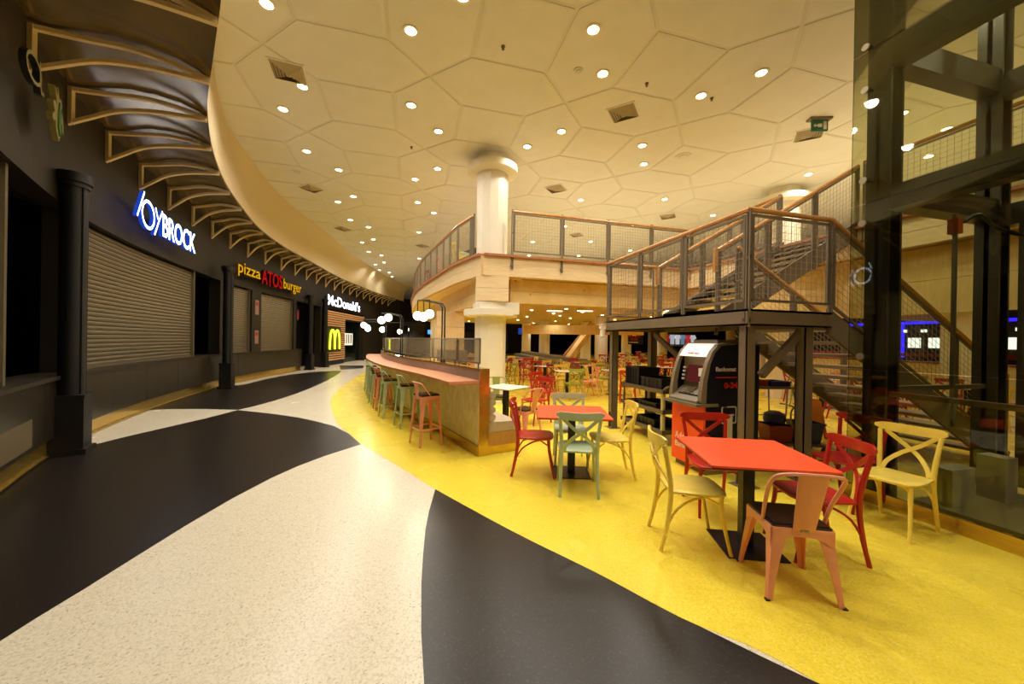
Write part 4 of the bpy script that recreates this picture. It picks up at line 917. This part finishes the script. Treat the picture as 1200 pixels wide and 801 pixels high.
def metal_chair(paint):
    t = thing('metal_chair', 'x', 'chair'); m = 'p_'+paint
    for s in (-1, 1):
        for f in (-1, 1):
            lg = leg_sheet(s, f, .43, .045, (.17,.17), .09).build('leg', m, t, True); MB().box((s*.213-.013, f*.213-.013, 0), (s*.213+.013, f*.213+.013, .01)).build('foot_cap', 'blackmetal', lg)
    mb = MB(); pl = [(-.165,-.18),(.165,-.18),(.18,-.165),(.185,.15),(.15,.185),(-.15,.185),(-.185,.15),(-.18,-.165)]; mb.prism(pl, .40, .45)
    mb.build('seat_pan', m, t)
    for s in (-1, 1):   # arched aprons between the legs
        for ax in (0, 1):
            pts = [(-.17, .44), (.17, .44)]+[(.17*math.cos(a)*.98, .32+.085*math.sin(a)) for a in [math.pi*k/8 for k in range(9)]]
            mbb = MB()
            for k in range(8):
                a0, a1 = math.pi*k/8, math.pi*(k+1)/8; x0, z0, x1, z1 = .17*math.cos(a0), .315+.09*math.sin(a0), .17*math.cos(a1), .315+.09*math.sin(a1)
                q_ = [(x0, z0), (x0, .445), (x1, .445), (x1, z1)]
                if ax == 0: mbb.sheet([(a, s*.183, b) for a, b in q_], 0, 0, (0, -s*.005, 0))
                else: mbb.sheet([(s*.183, a, b) for a, b in q_], 0, 0, (-s*.005, 0, 0))
            mbb.build('apron', m, t)
    mb = MB(); mb.prism(inset(pl, .008), .45, .462); mb.prism(inset(pl, .02), .462, .472); mb.build('seat_pad', 'seatpad', t)
    hoop = catmull([(-.18,-.06,.44),(-.19,-.12,.6),(-.2,-.2,.74),(-.165,-.262,.81),(0,-.285,.825),(.165,-.262,.81),(.2,-.2,.74),(.19,-.12,.6),(.18,-.06,.44)], 4)
    MB().tube(hoop, .012, 8).build('back_hoop', m, t, True)
    mb = MB(); vs = []
    for k in range(6):
        z = .44+.375*k/5; w = .062+.022*k/5; y = -.185-.095*(k/5)
        vs += [(-w, y, z), (-w*.75, y-.006, z), (w*.75, y-.006, z), (w, y, z), (w, y+.004, z), (w*.72, y, z), (-w*.72, y, z), (-w, y+.004, z)]
    mb.add(vs, [(i*8+k, i*8+(k+1) % 8, (i+1)*8+(k+1) % 8, (i+1)*8+k) for i in range(5) for k in range(8)]+[tuple(range(8))[::-1], tuple(40+k for k in range(8))])
    sp_ = mb.build('back_splat', m, t, True)
    MB().box((-.022,-.197,.438), (.022,-.188,.452)).build('maker_plate', 'alu', t)
    return t
def bar_stool(paint):
    t = thing('bar_stool', 'x', 'stool'); m = 'p_'+paint; H = .75
    for s in (-1, 1):
        for f in (-1, 1): leg_sheet(s, f, H, .045, (.145,.145), .07, .026).build('leg', m, t, True)
    MB().box((-.152,-.152,H-.05), (.152,.152,H)).build('seat_frame', m, t)
    pl = [(-.15,-.14),(-.14,-.15),(.14,-.15),(.15,-.14),(.15,.14),(.14,.15),(-.14,.15),(-.15,.14)]; MB().prism(pl, H, H+.02).prism(inset(pl, .02), H+.02, H+.03).build('seat_pad', 'seatpad', t)
    r = .175
    for a, b in (((-r,-r),(r,-r)),((r,-r),(r,r)),((r,r),(-r,r)),((-r,r),(-r,-r))): MB().bar((a[0],a[1],.26), (b[0],b[1],.26), .008, .022).build('foot_rail', m, t)
    hoop = catmull([(-.14,-.0,H),(-.15,-.08,H+.1),(-.15,-.15,H+.185),(-.1,-.175,H+.2),(.1,-.175,H+.2),(.15,-.15,H+.185),(.15,-.08,H+.1),(.14,-.0,H)], 3)
    MB().tube(hoop, .01, 8).build('back_hoop', m, t, True)
    MB().sheet([(-.05,-.15,H),(.05,-.15,H),(.062,-.178,H+.2),(-.062,-.178,H+.2)], 0, 0, (0,-.004,0)).build('back_splat', m, t)
    return t
PROTO = {}
def put(kind, paint, x, y, face, label, group=None, z=0.0):
    """face = direction the chair looks, degrees from +x"""
    key = (kind, paint); rz = R(face-90)
    if key not in PROTO:
        o = {'w': lambda: wood_chair(paint, 0), 'm': lambda: metal_chair(paint), 's': lambda: bar_stool(paint)}[kind](); PROTO[key] = o
        o.location = (x, y, z); o.rotation_euler = (0, 0, rz); o['label'] = label
        if group: o['group'] = group
        return o
    o = dup(PROTO[key], (x, y, z), rz, label)
    if group: o['group'] = group
    elif 'group' in o: del o['group']
    return o
TAB = {}
def table(x, y, rot, size, top, label, group=None, base=.43, z=0.0, pil=.085):
    key = (size, top, base)
    if key in TAB:
        o = dup(TAB[key], (x, y, z), R(rot), label)
        if group: o['group'] = group
        return o
    t = thing('dining_table', label, 'table', (x, y, z), R(rot), group); s = size/2; b = base/2; c = .012
    MB().prism([(-s+c,-s),(s-c,-s),(s,-s+c),(s,s-c),(s-c,s),(-s+c,s),(-s,s-c),(-s,-s+c)], .738, .752).build('tabletop', top, t)
    MB().prism([(-s+c,-s),(s-c,-s),(s,-s+c),(s,s-c),(s-c,s),(-s+c,s),(-s,s-c),(-s,-s+c)], .73, .7375).build('top_core', 'blackmetal', t)
    MB().box((-pil/2,-pil/2,.012), (pil/2,pil/2,.71)).build('pillar', 'blackmetal', t)
    MB().box((-b,-b,0), (b,b,.012)).build('base_plate', 'blackmetal', t)
    MB().box((-.16,-.02,.71), (.16,.02,.73)).box((-.02,-.16,.71), (.02,.16,.73)).build('support_cross', 'blackmetal', t)
    TAB[key] = t; return t

table(2.59, 2.37, -22.5, .836, 'orange_top', 'nearest square orange-red table at the lower right')
put('w', 'yellow', 2.2, 2.54, -22, 'yellow cross-back chair at the left side of the nearest orange-red table')
put('w', 'red', 2.86, 2.98, -112, 'red cross-back chair behind the nearest orange-red table, in front of the cash machine')
put('w', 'red', 3.05, 2.2, 158, 'red cross-back chair at the right side of the nearest orange-red table')
put('m', 'salmon', 2.46, 1.93, 65, 'salmon metal chair with dark seat in the foreground, its back to us')
put('w', 'yellow', 4.15, 2.31, 186, 'yellow cross-back chair alone against the lift glass at right')
put('w', 'darkred', 4.31, 2.79, 182, 'dark red cross-back chair beside the lift glass, behind the lone yellow one')
table(1.9, 4.2, -18.3, .836, 'orange_top', 'square orange-red table in the middle distance with four chairs')
put('w', 'green', 1.77, 3.74, 69, 'green cross-back chair at the near side of the middle orange-red table')
put('w', 'red', 1.47, 4.33, -19, 'red cross-back chair at the left side of the middle orange-red table')
put('w', 'yellow', 2.33, 4.05, 163, 'yellow cross-back chair at the right side of the middle orange-red table')
put('w', 'sage', 2.05, 4.58, -108, 'pale sage chair at the far side of the middle orange-red table')
table(1.70, 6.72, 38, .66, 'white_top', 'white square table beside the beige bench')
put('m', 'olive', 1.72, 7.5, -95, 'thin green metal chair behind the white bench table, before the round column')
put('m', 'salmon', 1.86, 6.02, 120, 'salmon metal chair at the near side of the white bench table')
put('w', 'red', 2.35, 6.95, 205, 'bright red cross-back chair at the right side of the white bench table')
# bar stools along the counter
for i, (x, y, a, c_, lb) in enumerate(((0.22,5.85,24,'salmon','salmon bar stool nearest the camera at the counter'),(-.08,7.1,20,'green','green bar stool next after the salmon one at the counter'),(-.43,8.02,18,'green','second green bar stool along the counter'),
        (-.64,8.95,15,'salmon','salmon bar stool half hidden among the green ones'),(-.82,9.75,14,'green','third green bar stool along the counter, beyond the hidden salmon one'),(-.93,10.45,12,'green','fourth green bar stool along the counter'),
        (-1.05,11.2,10,'green','fifth green bar stool along the counter'),(-1.22,12.2,8,'green','farthest green bar stool at the end of the counter'))):
    put('s', c_, x, y, a, lb, 'bar stools along the curved counter')

# crowd of tables and chairs under the deck
ROWN = ['nearest', 'second', 'third', 'fourth', 'fifth', 'sixth', 'seventh']
sides = ['before', 'right of', 'behind', 'left of']
cname = dict(yellow='yellow', red='red', olive='olive green', salmon='salmon', darkred='dark red', green='grey green')
used = []
def free(x, y, r=.42): return all((x-a)**2+(y-b)**2 > r*r for a, b in used)
def cluster(x, y, rot, top, desc, cols, tsize=.66, kinds='wwww', off=.62, group='chairs of the dining area under the deck', z=0, skip=(), cdesc=None):
    table(x, y, rot, tsize, top, '%s %s' % ({'white_top': 'white table', 'pink_top': 'pink table', 'orange_top': 'orange-red table'}[top], desc), 'tables of the dining area under the deck' if z == 0 else 'tables on the upper deck', z=z)
    for k in range(4):
        if k in skip or cols[k] is None: continue
        a = R(rot-90+90*k)+random.uniform(-.1, .1); o_ = off+random.uniform(-.05, .07); px, py = x+math.cos(a)*o_, y+math.sin(a)*o_
        if not free(px, py): continue
        used.append((px, py))
        put(kinds[k], cols[k], px, py, math.degrees(a)+180+random.uniform(-9, 9), '%s%s chair %s %s' % (cname[cols[k]], ' metal' if kinds[k] == 'm' else '', sides[k], cdesc or 'the table '+desc), group, z)
cluster(4.42, 10.15, -8, 'white_top', 'beyond the middle orange-red table', ['olive', 'salmon', 'yellow', 'red'], kinds='wwww')
cluster(6.05, 10.25, -5, 'white_top', 'just right of the back landing post', ['yellow', 'red', 'olive', 'yellow'])
put('w', 'red', 5.62, 8.85, 60, 'red cross-back chair standing apart, just left of the grey trolley', 'chairs of the dining area under the deck')
put('w', 'red', 2.95, 8.1, -60, 'red cross-back chair behind the bench table by the round column', 'chairs of the dining area under the deck')
pal = ['yellow', 'yellow', 'red', 'olive', 'red', 'yellow', 'darkred', 'salmon', 'olive']
rows = [(12.4, [2.6, 4.6, 6.5, 8.7, 10.8]), (14.5, [3.0, 5.0, 7.1, 9.4, 12.0]), (16.8, [2.6, 4.7, 9.3, 11.6, 14.2]), (19.4, [3.4, 5.6, 11.0, 13.8, 16.8]), (22.2, [4.2, 6.6, 13.2, 16.2]), (25.4, [5.0, 7.6, 15.0, 18.2]), (29.0, [6.0, 9.0, 13.5, 20.0])]
for r_, (vv, us) in enumerate(rows):
    for k, uu in enumerate(us):
        if 5.0 < uu < 9.7 and 15.4 < vv < 30: continue
        cs = [random.choice(pal) for _ in range(4)]
        if r_ > 3: cs[random.randrange(4)] = None
        ks = ''.join(random.choice('wwwm') if cs[i] in ('salmon', 'olive') else 'w' for i in range(4))
        cluster(uu+random.uniform(-.15, .15), vv+random.uniform(-.2, .2), random.choice([0, -8, 6, 45]), random.choice(['white_top', 'white_top', 'pink_top']),
                '%s from left in the %s row under the deck' % (ORD[k], ROWN[r_]), cs, kinds=ks, cdesc='%s table from left, %s row under the deck' % (ORD[k], ROWN[r_]))
# right-hand area seen through the landing and the lift
for k, (x, y) in enumerate(((9.6,5.6),(11.6,5.2),(10.4,7.3),(12.6,7.4),(8.9,11.6))):
    cluster(x, y, random.choice([0, 10, 45]), 'white_top', '%s from the lift behind the stair flights' % ORD[k], [random.choice(pal) for _ in range(4)])
# upper deck
cluster(2.0, 11.9, 20, 'pink_top', 'nearest the curved upper railing', ['yellow', 'darkred', 'green', 'yellow'], z=ZM, group='chairs on the upper deck')
cluster(1.75, 14.2, 10, 'white_top', 'second along the curved upper railing', ['yellow', 'red', 'red', 'salmon'], z=ZM, group='chairs on the upper deck')
cluster(1.5, 16.9, 10, 'white_top', 'third along the curved upper railing', ['red', 'yellow', 'yellow', 'darkred'], z=ZM, group='chairs on the upper deck')

# stepped timber seating under the deck
t = thing('stepped_seating', 'grey stepped bench platform crossing the dining area under the deck', 'seating', (8.1, 16.2, 0), R(85))
for k in range(4): MB().box((0,k*.55,0), (13.5,k*.55+.545,.8-k*.2)).build('step', M['steel'] if False else mat('grey_timber_step_%d' % k, (128, 116, 88), .6), t)

# ------------------------------------------------------------------ cash machine
am = thing('cash_machine', 'orange and navy cash machine with white header under the landing', 'cash machine', (3.42, 3.74, 0))
MB().sheet([(.035,0,.08),(.035,0,.9),(.04,0,1.12),(.085,0,1.36),(.15,0,1.5),(.25,0,1.585),(.34,0,1.6),(.84,0,1.6),(.84,0,.08)], 0, 0, (0,.012,0)).sheet([(.035,.548,.08),(.035,.548,.9),(.04,.548,1.12),(.085,.548,1.36),(.15,.548,1.5),(.25,.548,1.585),(.34,.548,1.6),(.84,.548,1.6),(.84,.548,.08)], 0, 0, (0,.012,0)).box((.3,.012,.08), (.84,.548,1.6)).build('cabinet', 'navy', am)
MB().box((.06,.01,0), (.8,.55,.08)).build('plinth', 'steel', am)
MB().box((.0,.0,.08), (.03,.56,.86)).build('lower_front', 'atm_orange', am)
prof = [(.033,.86),(-.03,.86),(-.05,.9),(-.035,1.05),(-.01,1.2),(.045,1.38),(.115,1.52),(.2,1.6),(.3,1.625),(.36,1.625),(.36,1.6),(.25,1.585),(.15,1.5),(.085,1.36),(.04,1.12)]
for y0, y1 in ((-.006, .05), (.51, .566)): MB().sheet([(x, y0, z) for x, z in prof], 0, 0, (0, y1-y0, 0)).build('side_cheek', 'atm_grey', am)
MB().box((.14,.05,.86), (.3,.51,1.5)).build('recess_back', 'atm_grey', am)
hd = MB(); hd.sheet([(.11,.05,1.52),(.06,.05,1.445),(.16,.05,1.44),(.3,.05,1.5),(.3,.05,1.612),(.2,.05,1.612)], 0, 0, (0, .46, 0)); hd.build('header', 'atm_white', am)
0 and MB().sheet([(.34,-.001,1.61),(.2,-.001,1.61),(.11,-.001,1.52),(.04,-.001,1.38),(.07,-.001,1.36),(.16,-.001,1.5),(.22,-.001,1.57),(.34,-.001,1.57)],0,0,(0,.05,0))
MB().add([(.135,.16,1.13),(.135,.43,1.13),(.1,.43,1.1),(.1,.16,1.1)], [(0,1,2,3)]).build('screen_sill', 'atm_grey', am)
scn = MB().sheet([(.10,.17,1.11),(.10,.42,1.11),(.135,.42,1.33),(.135,.17,1.33)], 0, 0, (-.008, 0, .001)).build('screen', 'atmscreen', am)
for k in range(4): MB().box((.075+.008*k,.45,1.13+k*.05), (.1+.008*k,.48,1.155+k*.05)).build('side_key', 'white', am)
MB().sheet([(-.08,.03,.9),(.14,.03,1.05),(.14,.03,1.02),(-.08,.03,.86)], 0, 0, (0,.5,0)).build('sloping_console', 'atm_grey', am)
MB().box((-.13,-.02,.84), (.2,.57,.875)).build('shelf', 'atm_grey', am)
MB().box((-.005,.1,.93), (.15,.44,.97)).build('cash_slot', 'black', am)
mb = MB()
for r_ in range(4):
    for c_ in range(4): mb.box((.0+r_*.028,.24+c_*.032,.975+r_*.019), (.02+r_*.028,.265+c_*.032,.99+r_*.019))
mb.build('keypad', 'alu', am)
MB().box((.05,.06,1.2), (.14,.15,1.3)).build('notice_sticker', 'whitetxt', am); MB().box((.04,.06,1.04), (.12,.13,1.13)).build('notice_sticker', 'whitetxt', am); MB().box((.035,.075,1.05), (.04,.12,1.12)).build('red_sticker', 'redtxt', am)
MB().box((.06,.06,1.15), (.13,.14,1.175)).build('card_slot', 'black', am)
MB().box((.28,.1,1.61), (.8,.5,1.66)).build('top_box', 'atm_grey', am)
def flat_text(body, w, h, m, parent, name, origin, ux, uz, depth=.003, bold=.01):
    me = fit_text(body, w, h, depth, bold); ux = Vector(ux); uz = Vector(uz); nn = ux.cross(uz)
    for v in me.vertices: v.co = Vector(origin)+ux*v.co.x+uz*v.co.y+nn*(v.co.z+depth/2)
    me.materials.clear(); me.materials.append(M[m]); me.update(); o = bpy.data.objects.new(name, me); C.objects.link(o); o.parent = parent; return o
flat_text('Bankomat / ATM', .52, .055, 'whitetxt', am, 'side_lettering', (.17,-.001,1.27), (1,0,0), (0,0,1))
MB().box((.17,-.004,1.19), (.69,0,1.2)).build('red_line', 'redtxt', am)
flat_text('0-24', .2, .075, 'redtxt', am, 'side_lettering', (.3,-.001,1.06), (1,0,0), (0,0,1), bold=.02)
flat_text('Addiko', .3, .085, 'whitetxt', am, 'front_lettering', (-.001,.49,.36), (0,-1,0), (0,0,1)); flat_text('Bank', .2, .07, 'whitetxt', am, 'front_lettering', (-.001,.49,.25), (0,-1,0), (0,0,1))
flat_text('Addiko Bank', .2, .025, 'redtxt', am, 'header_lettering', (.078,.38,1.475), (0,-1,0), (.5,0,.86))
lg = MB(); LGX = -.09; LGZ = -.07
for a, b in (((.43,.9),(.37,.9)),((.37,.9),(.36,.88)),((.36,.88),(.36,.72)),((.36,.72),(.37,.7)),((.37,.7),(.42,.7)),((.37,.9),(.56,.9)),((.56,.9),(.575,.88)),((.575,.88),(.575,.72)),((.575,.72),(.56,.7)),((.56,.7),(.52,.7))): lg.bar((a[0]+LGX,-.003,a[1]+LGZ), (b[0]+LGX,-.003,b[1]+LGZ), .014, .006, up=(0,1,0))
lg.box((.31,-.005,.72), (.45,-.001,.74)).box((.33,-.005,.43), (.43,-.001,.73)); lg.build('bracket_logo', 'whitetxt', am)

# ------------------------------------------------------------------ service trolley
tr = thing('service_trolley', 'grey three shelf plastic trolley left of the cash machine', 'trolley', (3.8, 5.0, 0))
for z in (.2, .52, .84):
    MB().box((0,0,z-.02), (.52,1.18,z)).box((-.01,-.01,z-.03), (.015,1.19,z+.035)).box((.505,-.01,z-.03), (.53,1.19,z+.035)).box((0,-.01,z-.03), (.52,.015,z+.035)).box((0,1.165,z-.03), (.52,1.19,z+.035)).build('shelf', 'trolley', tr)
for x, y, r_ in ((.03,.03,.035),(.49,.03,.035),(.03,1.14,.018),(.49,1.14,.018)): MB().tube([(x,y,.12),(x,y,.86)], r_, 10).build('upright', mat('cream_upright', (196, 184, 122), .5) if r_ > .03 and y < .1 and x < .1 else M['trolley'], tr, True)
MB().tube(catmull([(.03,.02,.86),(.03,-.1,.93),(.26,-.14,.95),(.49,-.1,.93),(.49,.02,.86)], 4), .022, 8).build('handle', 'trolley', tr, True)
for x, y in ((.04,.06),(.48,.06),(.04,1.12),(.48,1.12)):
    w_ = MB().tube([(x-.016,y,.062),(x+.016,y,.062)], .06, 16).build('wheel', 'blackmetal', tr); MB().tube([(x-.02,y,.062),(x+.02,y,.062)], .022, 10).build('hub', 'whitetxt', w_); MB().box((x-.02,y-.02,.1), (x+.02,y+.02,.18)).build('caster_fork', 'alu', tr)
def crate(x, y, z, w, d, h, m, label, rz=0, lean=0):
    t = thing('plastic_crate', label, 'crate', (x, y, z), rz); t_ = .012
    MB().box((0,0,0), (w,d,t_)).box((0,0,t_), (t_,d,h)).box((w-t_,0,t_), (w,d,h)).box((t_,0,t_), (w-t_,t_,h)).box((t_,d-t_,t_), (w-t_,d,h)).build('body', m, t)
    MB().box((-.012,-.012,h-.02), (w+.012,.0,h)).box((-.012,d,h-.02), (w+.012,d+.012,h)).box((-.012,0,h-.02), (0,d,h)).box((w,0,h-.02), (w+.012,d,h)).build('rim', m, t)
    for k in range(1, 5): MB().box((-.008,k*d/5,.02), (0,k*d/5+.012,h-.03)).build('rib', m, t)
    return t
crate(3.85, 5.72, .845, .42, .42, .33, 'plastic_black', 'tall black crate at the left end of the trolley top'); crate(3.85, 5.1, .845, .42, .55, .19, 'plastic_black', 'low black crate at the near end of the trolley top')
crate(3.86, 5.25, .525, .4, .5, .1, 'plastic_black', 'flat dark tray on the middle trolley shelf'); crate(3.9, 5.9, .525, .36, .22, .05, 'plastic_black', 'small dark tray at the far end of the middle trolley shelf'); crate(3.87, 5.3, .205, .38, .5, .14, 'plastic_black', 'dark tray on the bottom trolley shelf')
# ------------------------------------------------------------------ folding table, crates, mop trolley, caution sign under the stair
ft = thing('folding_table', 'small folding steel table with crates under the stair', 'table', (5.45, 5.0, 0), R(-10))
MB().box((0,0,.86), (.85,.5,.9)).build('tabletop', 'steel', ft)
for x in (.08, .76):
    MB().tube([(x,.04,.86),(x,.06,.45),(x-.08,.04,.02)], .012, 8).build('leg', 'alu', ft, True); MB().tube([(x,.46,.86),(x,.44,.45),(x+.06,.46,.02)], .012, 8).build('leg', 'alu', ft, True); MB().tube([(x,.05,.42),(x,.45,.42)], .009, 6).build('cross_rail', 'alu', ft)
MB().tube([(.08,.05,.42),(.76,.05,.42)], .009, 6).build('cross_rail', 'alu', ft)
crate(5.5, 5.05, .905, .38, .36, .1, 'plastic_red', 'red tray on the folding table under the stair', R(-10)); crate(5.92, 4.97, .905, .36, .36, .08, 'plastic_blue', 'blue tray on the folding table under the stair', R(-10))
mt = thing('mop_trolley', 'mop bucket trolley with blue and red buckets under the stair', 'trolley', (5.1, 4.3, 0), R(-20))
MB().box((-.02,0,.12), (.85,.4,.15)).build('chassis', 'trolley', mt)
def bucket(x, y, z, w, d, h, m): 
    a = .8; vs = [(x-w*a/2,y-d*a/2,z),(x+w*a/2,y-d*a/2,z),(x+w*a/2,y+d*a/2,z),(x-w*a/2,y+d*a/2,z),(x-w/2,y-d/2,z+h),(x+w/2,y-d/2,z+h),(x+w/2,y+d/2,z+h),(x-w/2,y+d/2,z+h)]
    mb = MB(); mb.add(vs, [(0,3,2,1),(0,1,5,4),(1,2,6,5),(2,3,7,6),(3,0,4,7)]); vs2 = [(x-w/2*.93,y-d/2*.93,z+h),(x+w/2*.93,y-d/2*.93,z+h),(x+w/2*.93,y+d/2*.93,z+h),(x-w/2*.93,y+d/2*.93,z+h),(x-w*.36,y-d*.36,z+.03),(x+w*.36,y-d*.36,z+.03),(x+w*.36,y+d*.36,z+.03),(x-w*.36,y+d*.36,z+.03)]
    mb.add(vs2, [(0,1,5,4),(1,2,6,5),(2,3,7,6),(3,0,4,7),(4,5,6,7)]); mb.box((x-w/2-.015,y-d/2-.015,z+h-.025), (x+w/2+.015,y-d/2,z+h)); return mb
bucket(.62, .2, .16, .34, .34, .3, 0).build('blue_bucket', 'plastic_blue', mt); bucket(.2, .2, .16, .36, .34, .25, 0).build('red_bucket', 'plastic_red', mt)
MB().lathe([(.13,.42),(.15,.47),(.14,.56),(.07,.6)], (.2,.22,0), 14).build('blue_bag', 'plastic_blue', mt, True)
MB().tube(catmull([(.42,.02,.15),(.4,.0,.3),(.3,-.02,.45),(.3,.0,.62),(.36,.05,.7),(.36,.35,.7)], 4), .012, 8).build('push_handle', 'alu', mt, True)
MB().tube([(.6,.25,.3),(.9,.3,.95),(1.1,.35,1.35)] if False else [(.62,.2,.3),(.5,.3,.95)], .011, 8).build('mop_stick', 'alu', mt)
for x, y in ((.04,.04),(.8,.04),(.04,.36),(.8,.36)): MB().tube([(x-.015,y,.055),(x+.015,y,.055)], .055, 14).build('wheel', 'blackmetal', mt); MB().box((x-.02,y-.02,.08), (x+.02,y+.02,.12)).build('caster_fork', 'blackmetal', mt)
cs_ = thing('caution_sign', 'orange folding wet floor caution board behind the front landing post', 'sign', (6.95, 5.0, 0), R(-40))
for s in (-1, 1):
    mb = MB(); o0 = [(-.15,s*.16,0),(-.1,s*.16,0),(-.08,s*.1,.2),(.08,s*.1,.2),(.1,s*.16,0),(.15,s*.16,0),(.09,s*.015,.62),(-.09,s*.015,.62)]
    mb.sheet(o0, 0, 0, (0, s*.012, .003)); mb.build('board', 'caution', cs_)
MB().box((-.06,-.02,.61), (.06,.02,.66)).build('hinge_grip', 'caution', cs_)

# grey box stack beside the column under the deck, seen through the glass screen
t = thing('dark_cabinet', 'low dark cabinet with grey top panel seen through the nearest glass screen', 'cabinet', (1.0, 9.75, 0), R(5))
MB().box((-.35,-.2,0), (.35,.2,1.0)).build('body', 'black', t); MB().box((-.36,-.22,1.0), (.36,.2,1.35)).build('upper_panel', M['steel'], t); MB().box((-.3,-.21,.1), (-.01,-.2,.95)).build('door', 'blackmetal', t); MB().box((.01,-.21,.1), (.3,-.2,.95)).build('door', 'blackmetal', t)

# ------------------------------------------------------------------ downlights in the deck soffit
sd_me = MB().lathe([(.001, -.006), (.07, -.006), (.085, 0)], (0,0,0), 20, False).mesh('soffit_disc', 'lamp_on')
k = 0
for j, vv in enumerate((11.2, 14.0, 17.0, 20.0, 23.5, 27.5, 31.5)):
    for i, uu in enumerate((1.9, 4.6, 7.3, 10.4, 13.8, 17.6)):
        if uu*.2 > vv: continue
        o = bpy.data.objects.new('soffit_downlight', sd_me); C.objects.link(o); o.location = (uu+(.5 if j % 2 else 0), vv, 3.238)
        tag(o, 'recessed soffit downlight under the deck, %s from the left in the %s row' % (ORD[i], ROWN[j]), 'ceiling light', 'downlights in the deck soffit')
        spot(0, 0, -.03, SOFFIT_W*(1.5 if j > 3 else 1), o, 130)
for j, vv in enumerate((12.6, 15.5, 18.5, 21.7)):
    for i, uu in enumerate((3.3, 6.0, 8.9, 12.0)):
        o = bpy.data.objects.new('soffit_downlight', sd_me); C.objects.link(o); o.location = (uu, vv, 3.238)
        tag(o, 'small soffit downlight between the main rows under the deck, %s from left, %s row' % (ORD[i], ROWN[j]), 'ceiling light', 'downlights in the deck soffit')
for i, (uu, vv) in enumerate(((9.4,2.0),(9.4,4.6),(9.4,7.2),(12.4,3.0),(12.4,6.0),(15.5,4.5),(15.5,7.6))):
    o = bpy.data.objects.new('soffit_downlight', sd_me); C.objects.link(o); o.location = (uu, vv, 3.238)
    tag(o, 'recessed soffit downlight behind the stair and lift, %s outward from the side beam' % ORD[i], 'ceiling light', 'downlights in the deck soffit')
    spot(0, 0, -.03, SOFFIT_W, o, 130)
for x, y, lb in ((7.2,18.3,'left bright strip light under the deck above the yellow beam'),(8.6,17.6,'right bright strip light under the deck above the yellow beam')):
    tag(MB().box((-.4,-.03,0), (.4,.03,.03)).build('strip_light', emitter('strip_glow', (255, 240, 205), 3), loc=(x, y, 3.2), rz=R(-15)), lb, 'light')  # each glowing bar stands in for a few separate spots
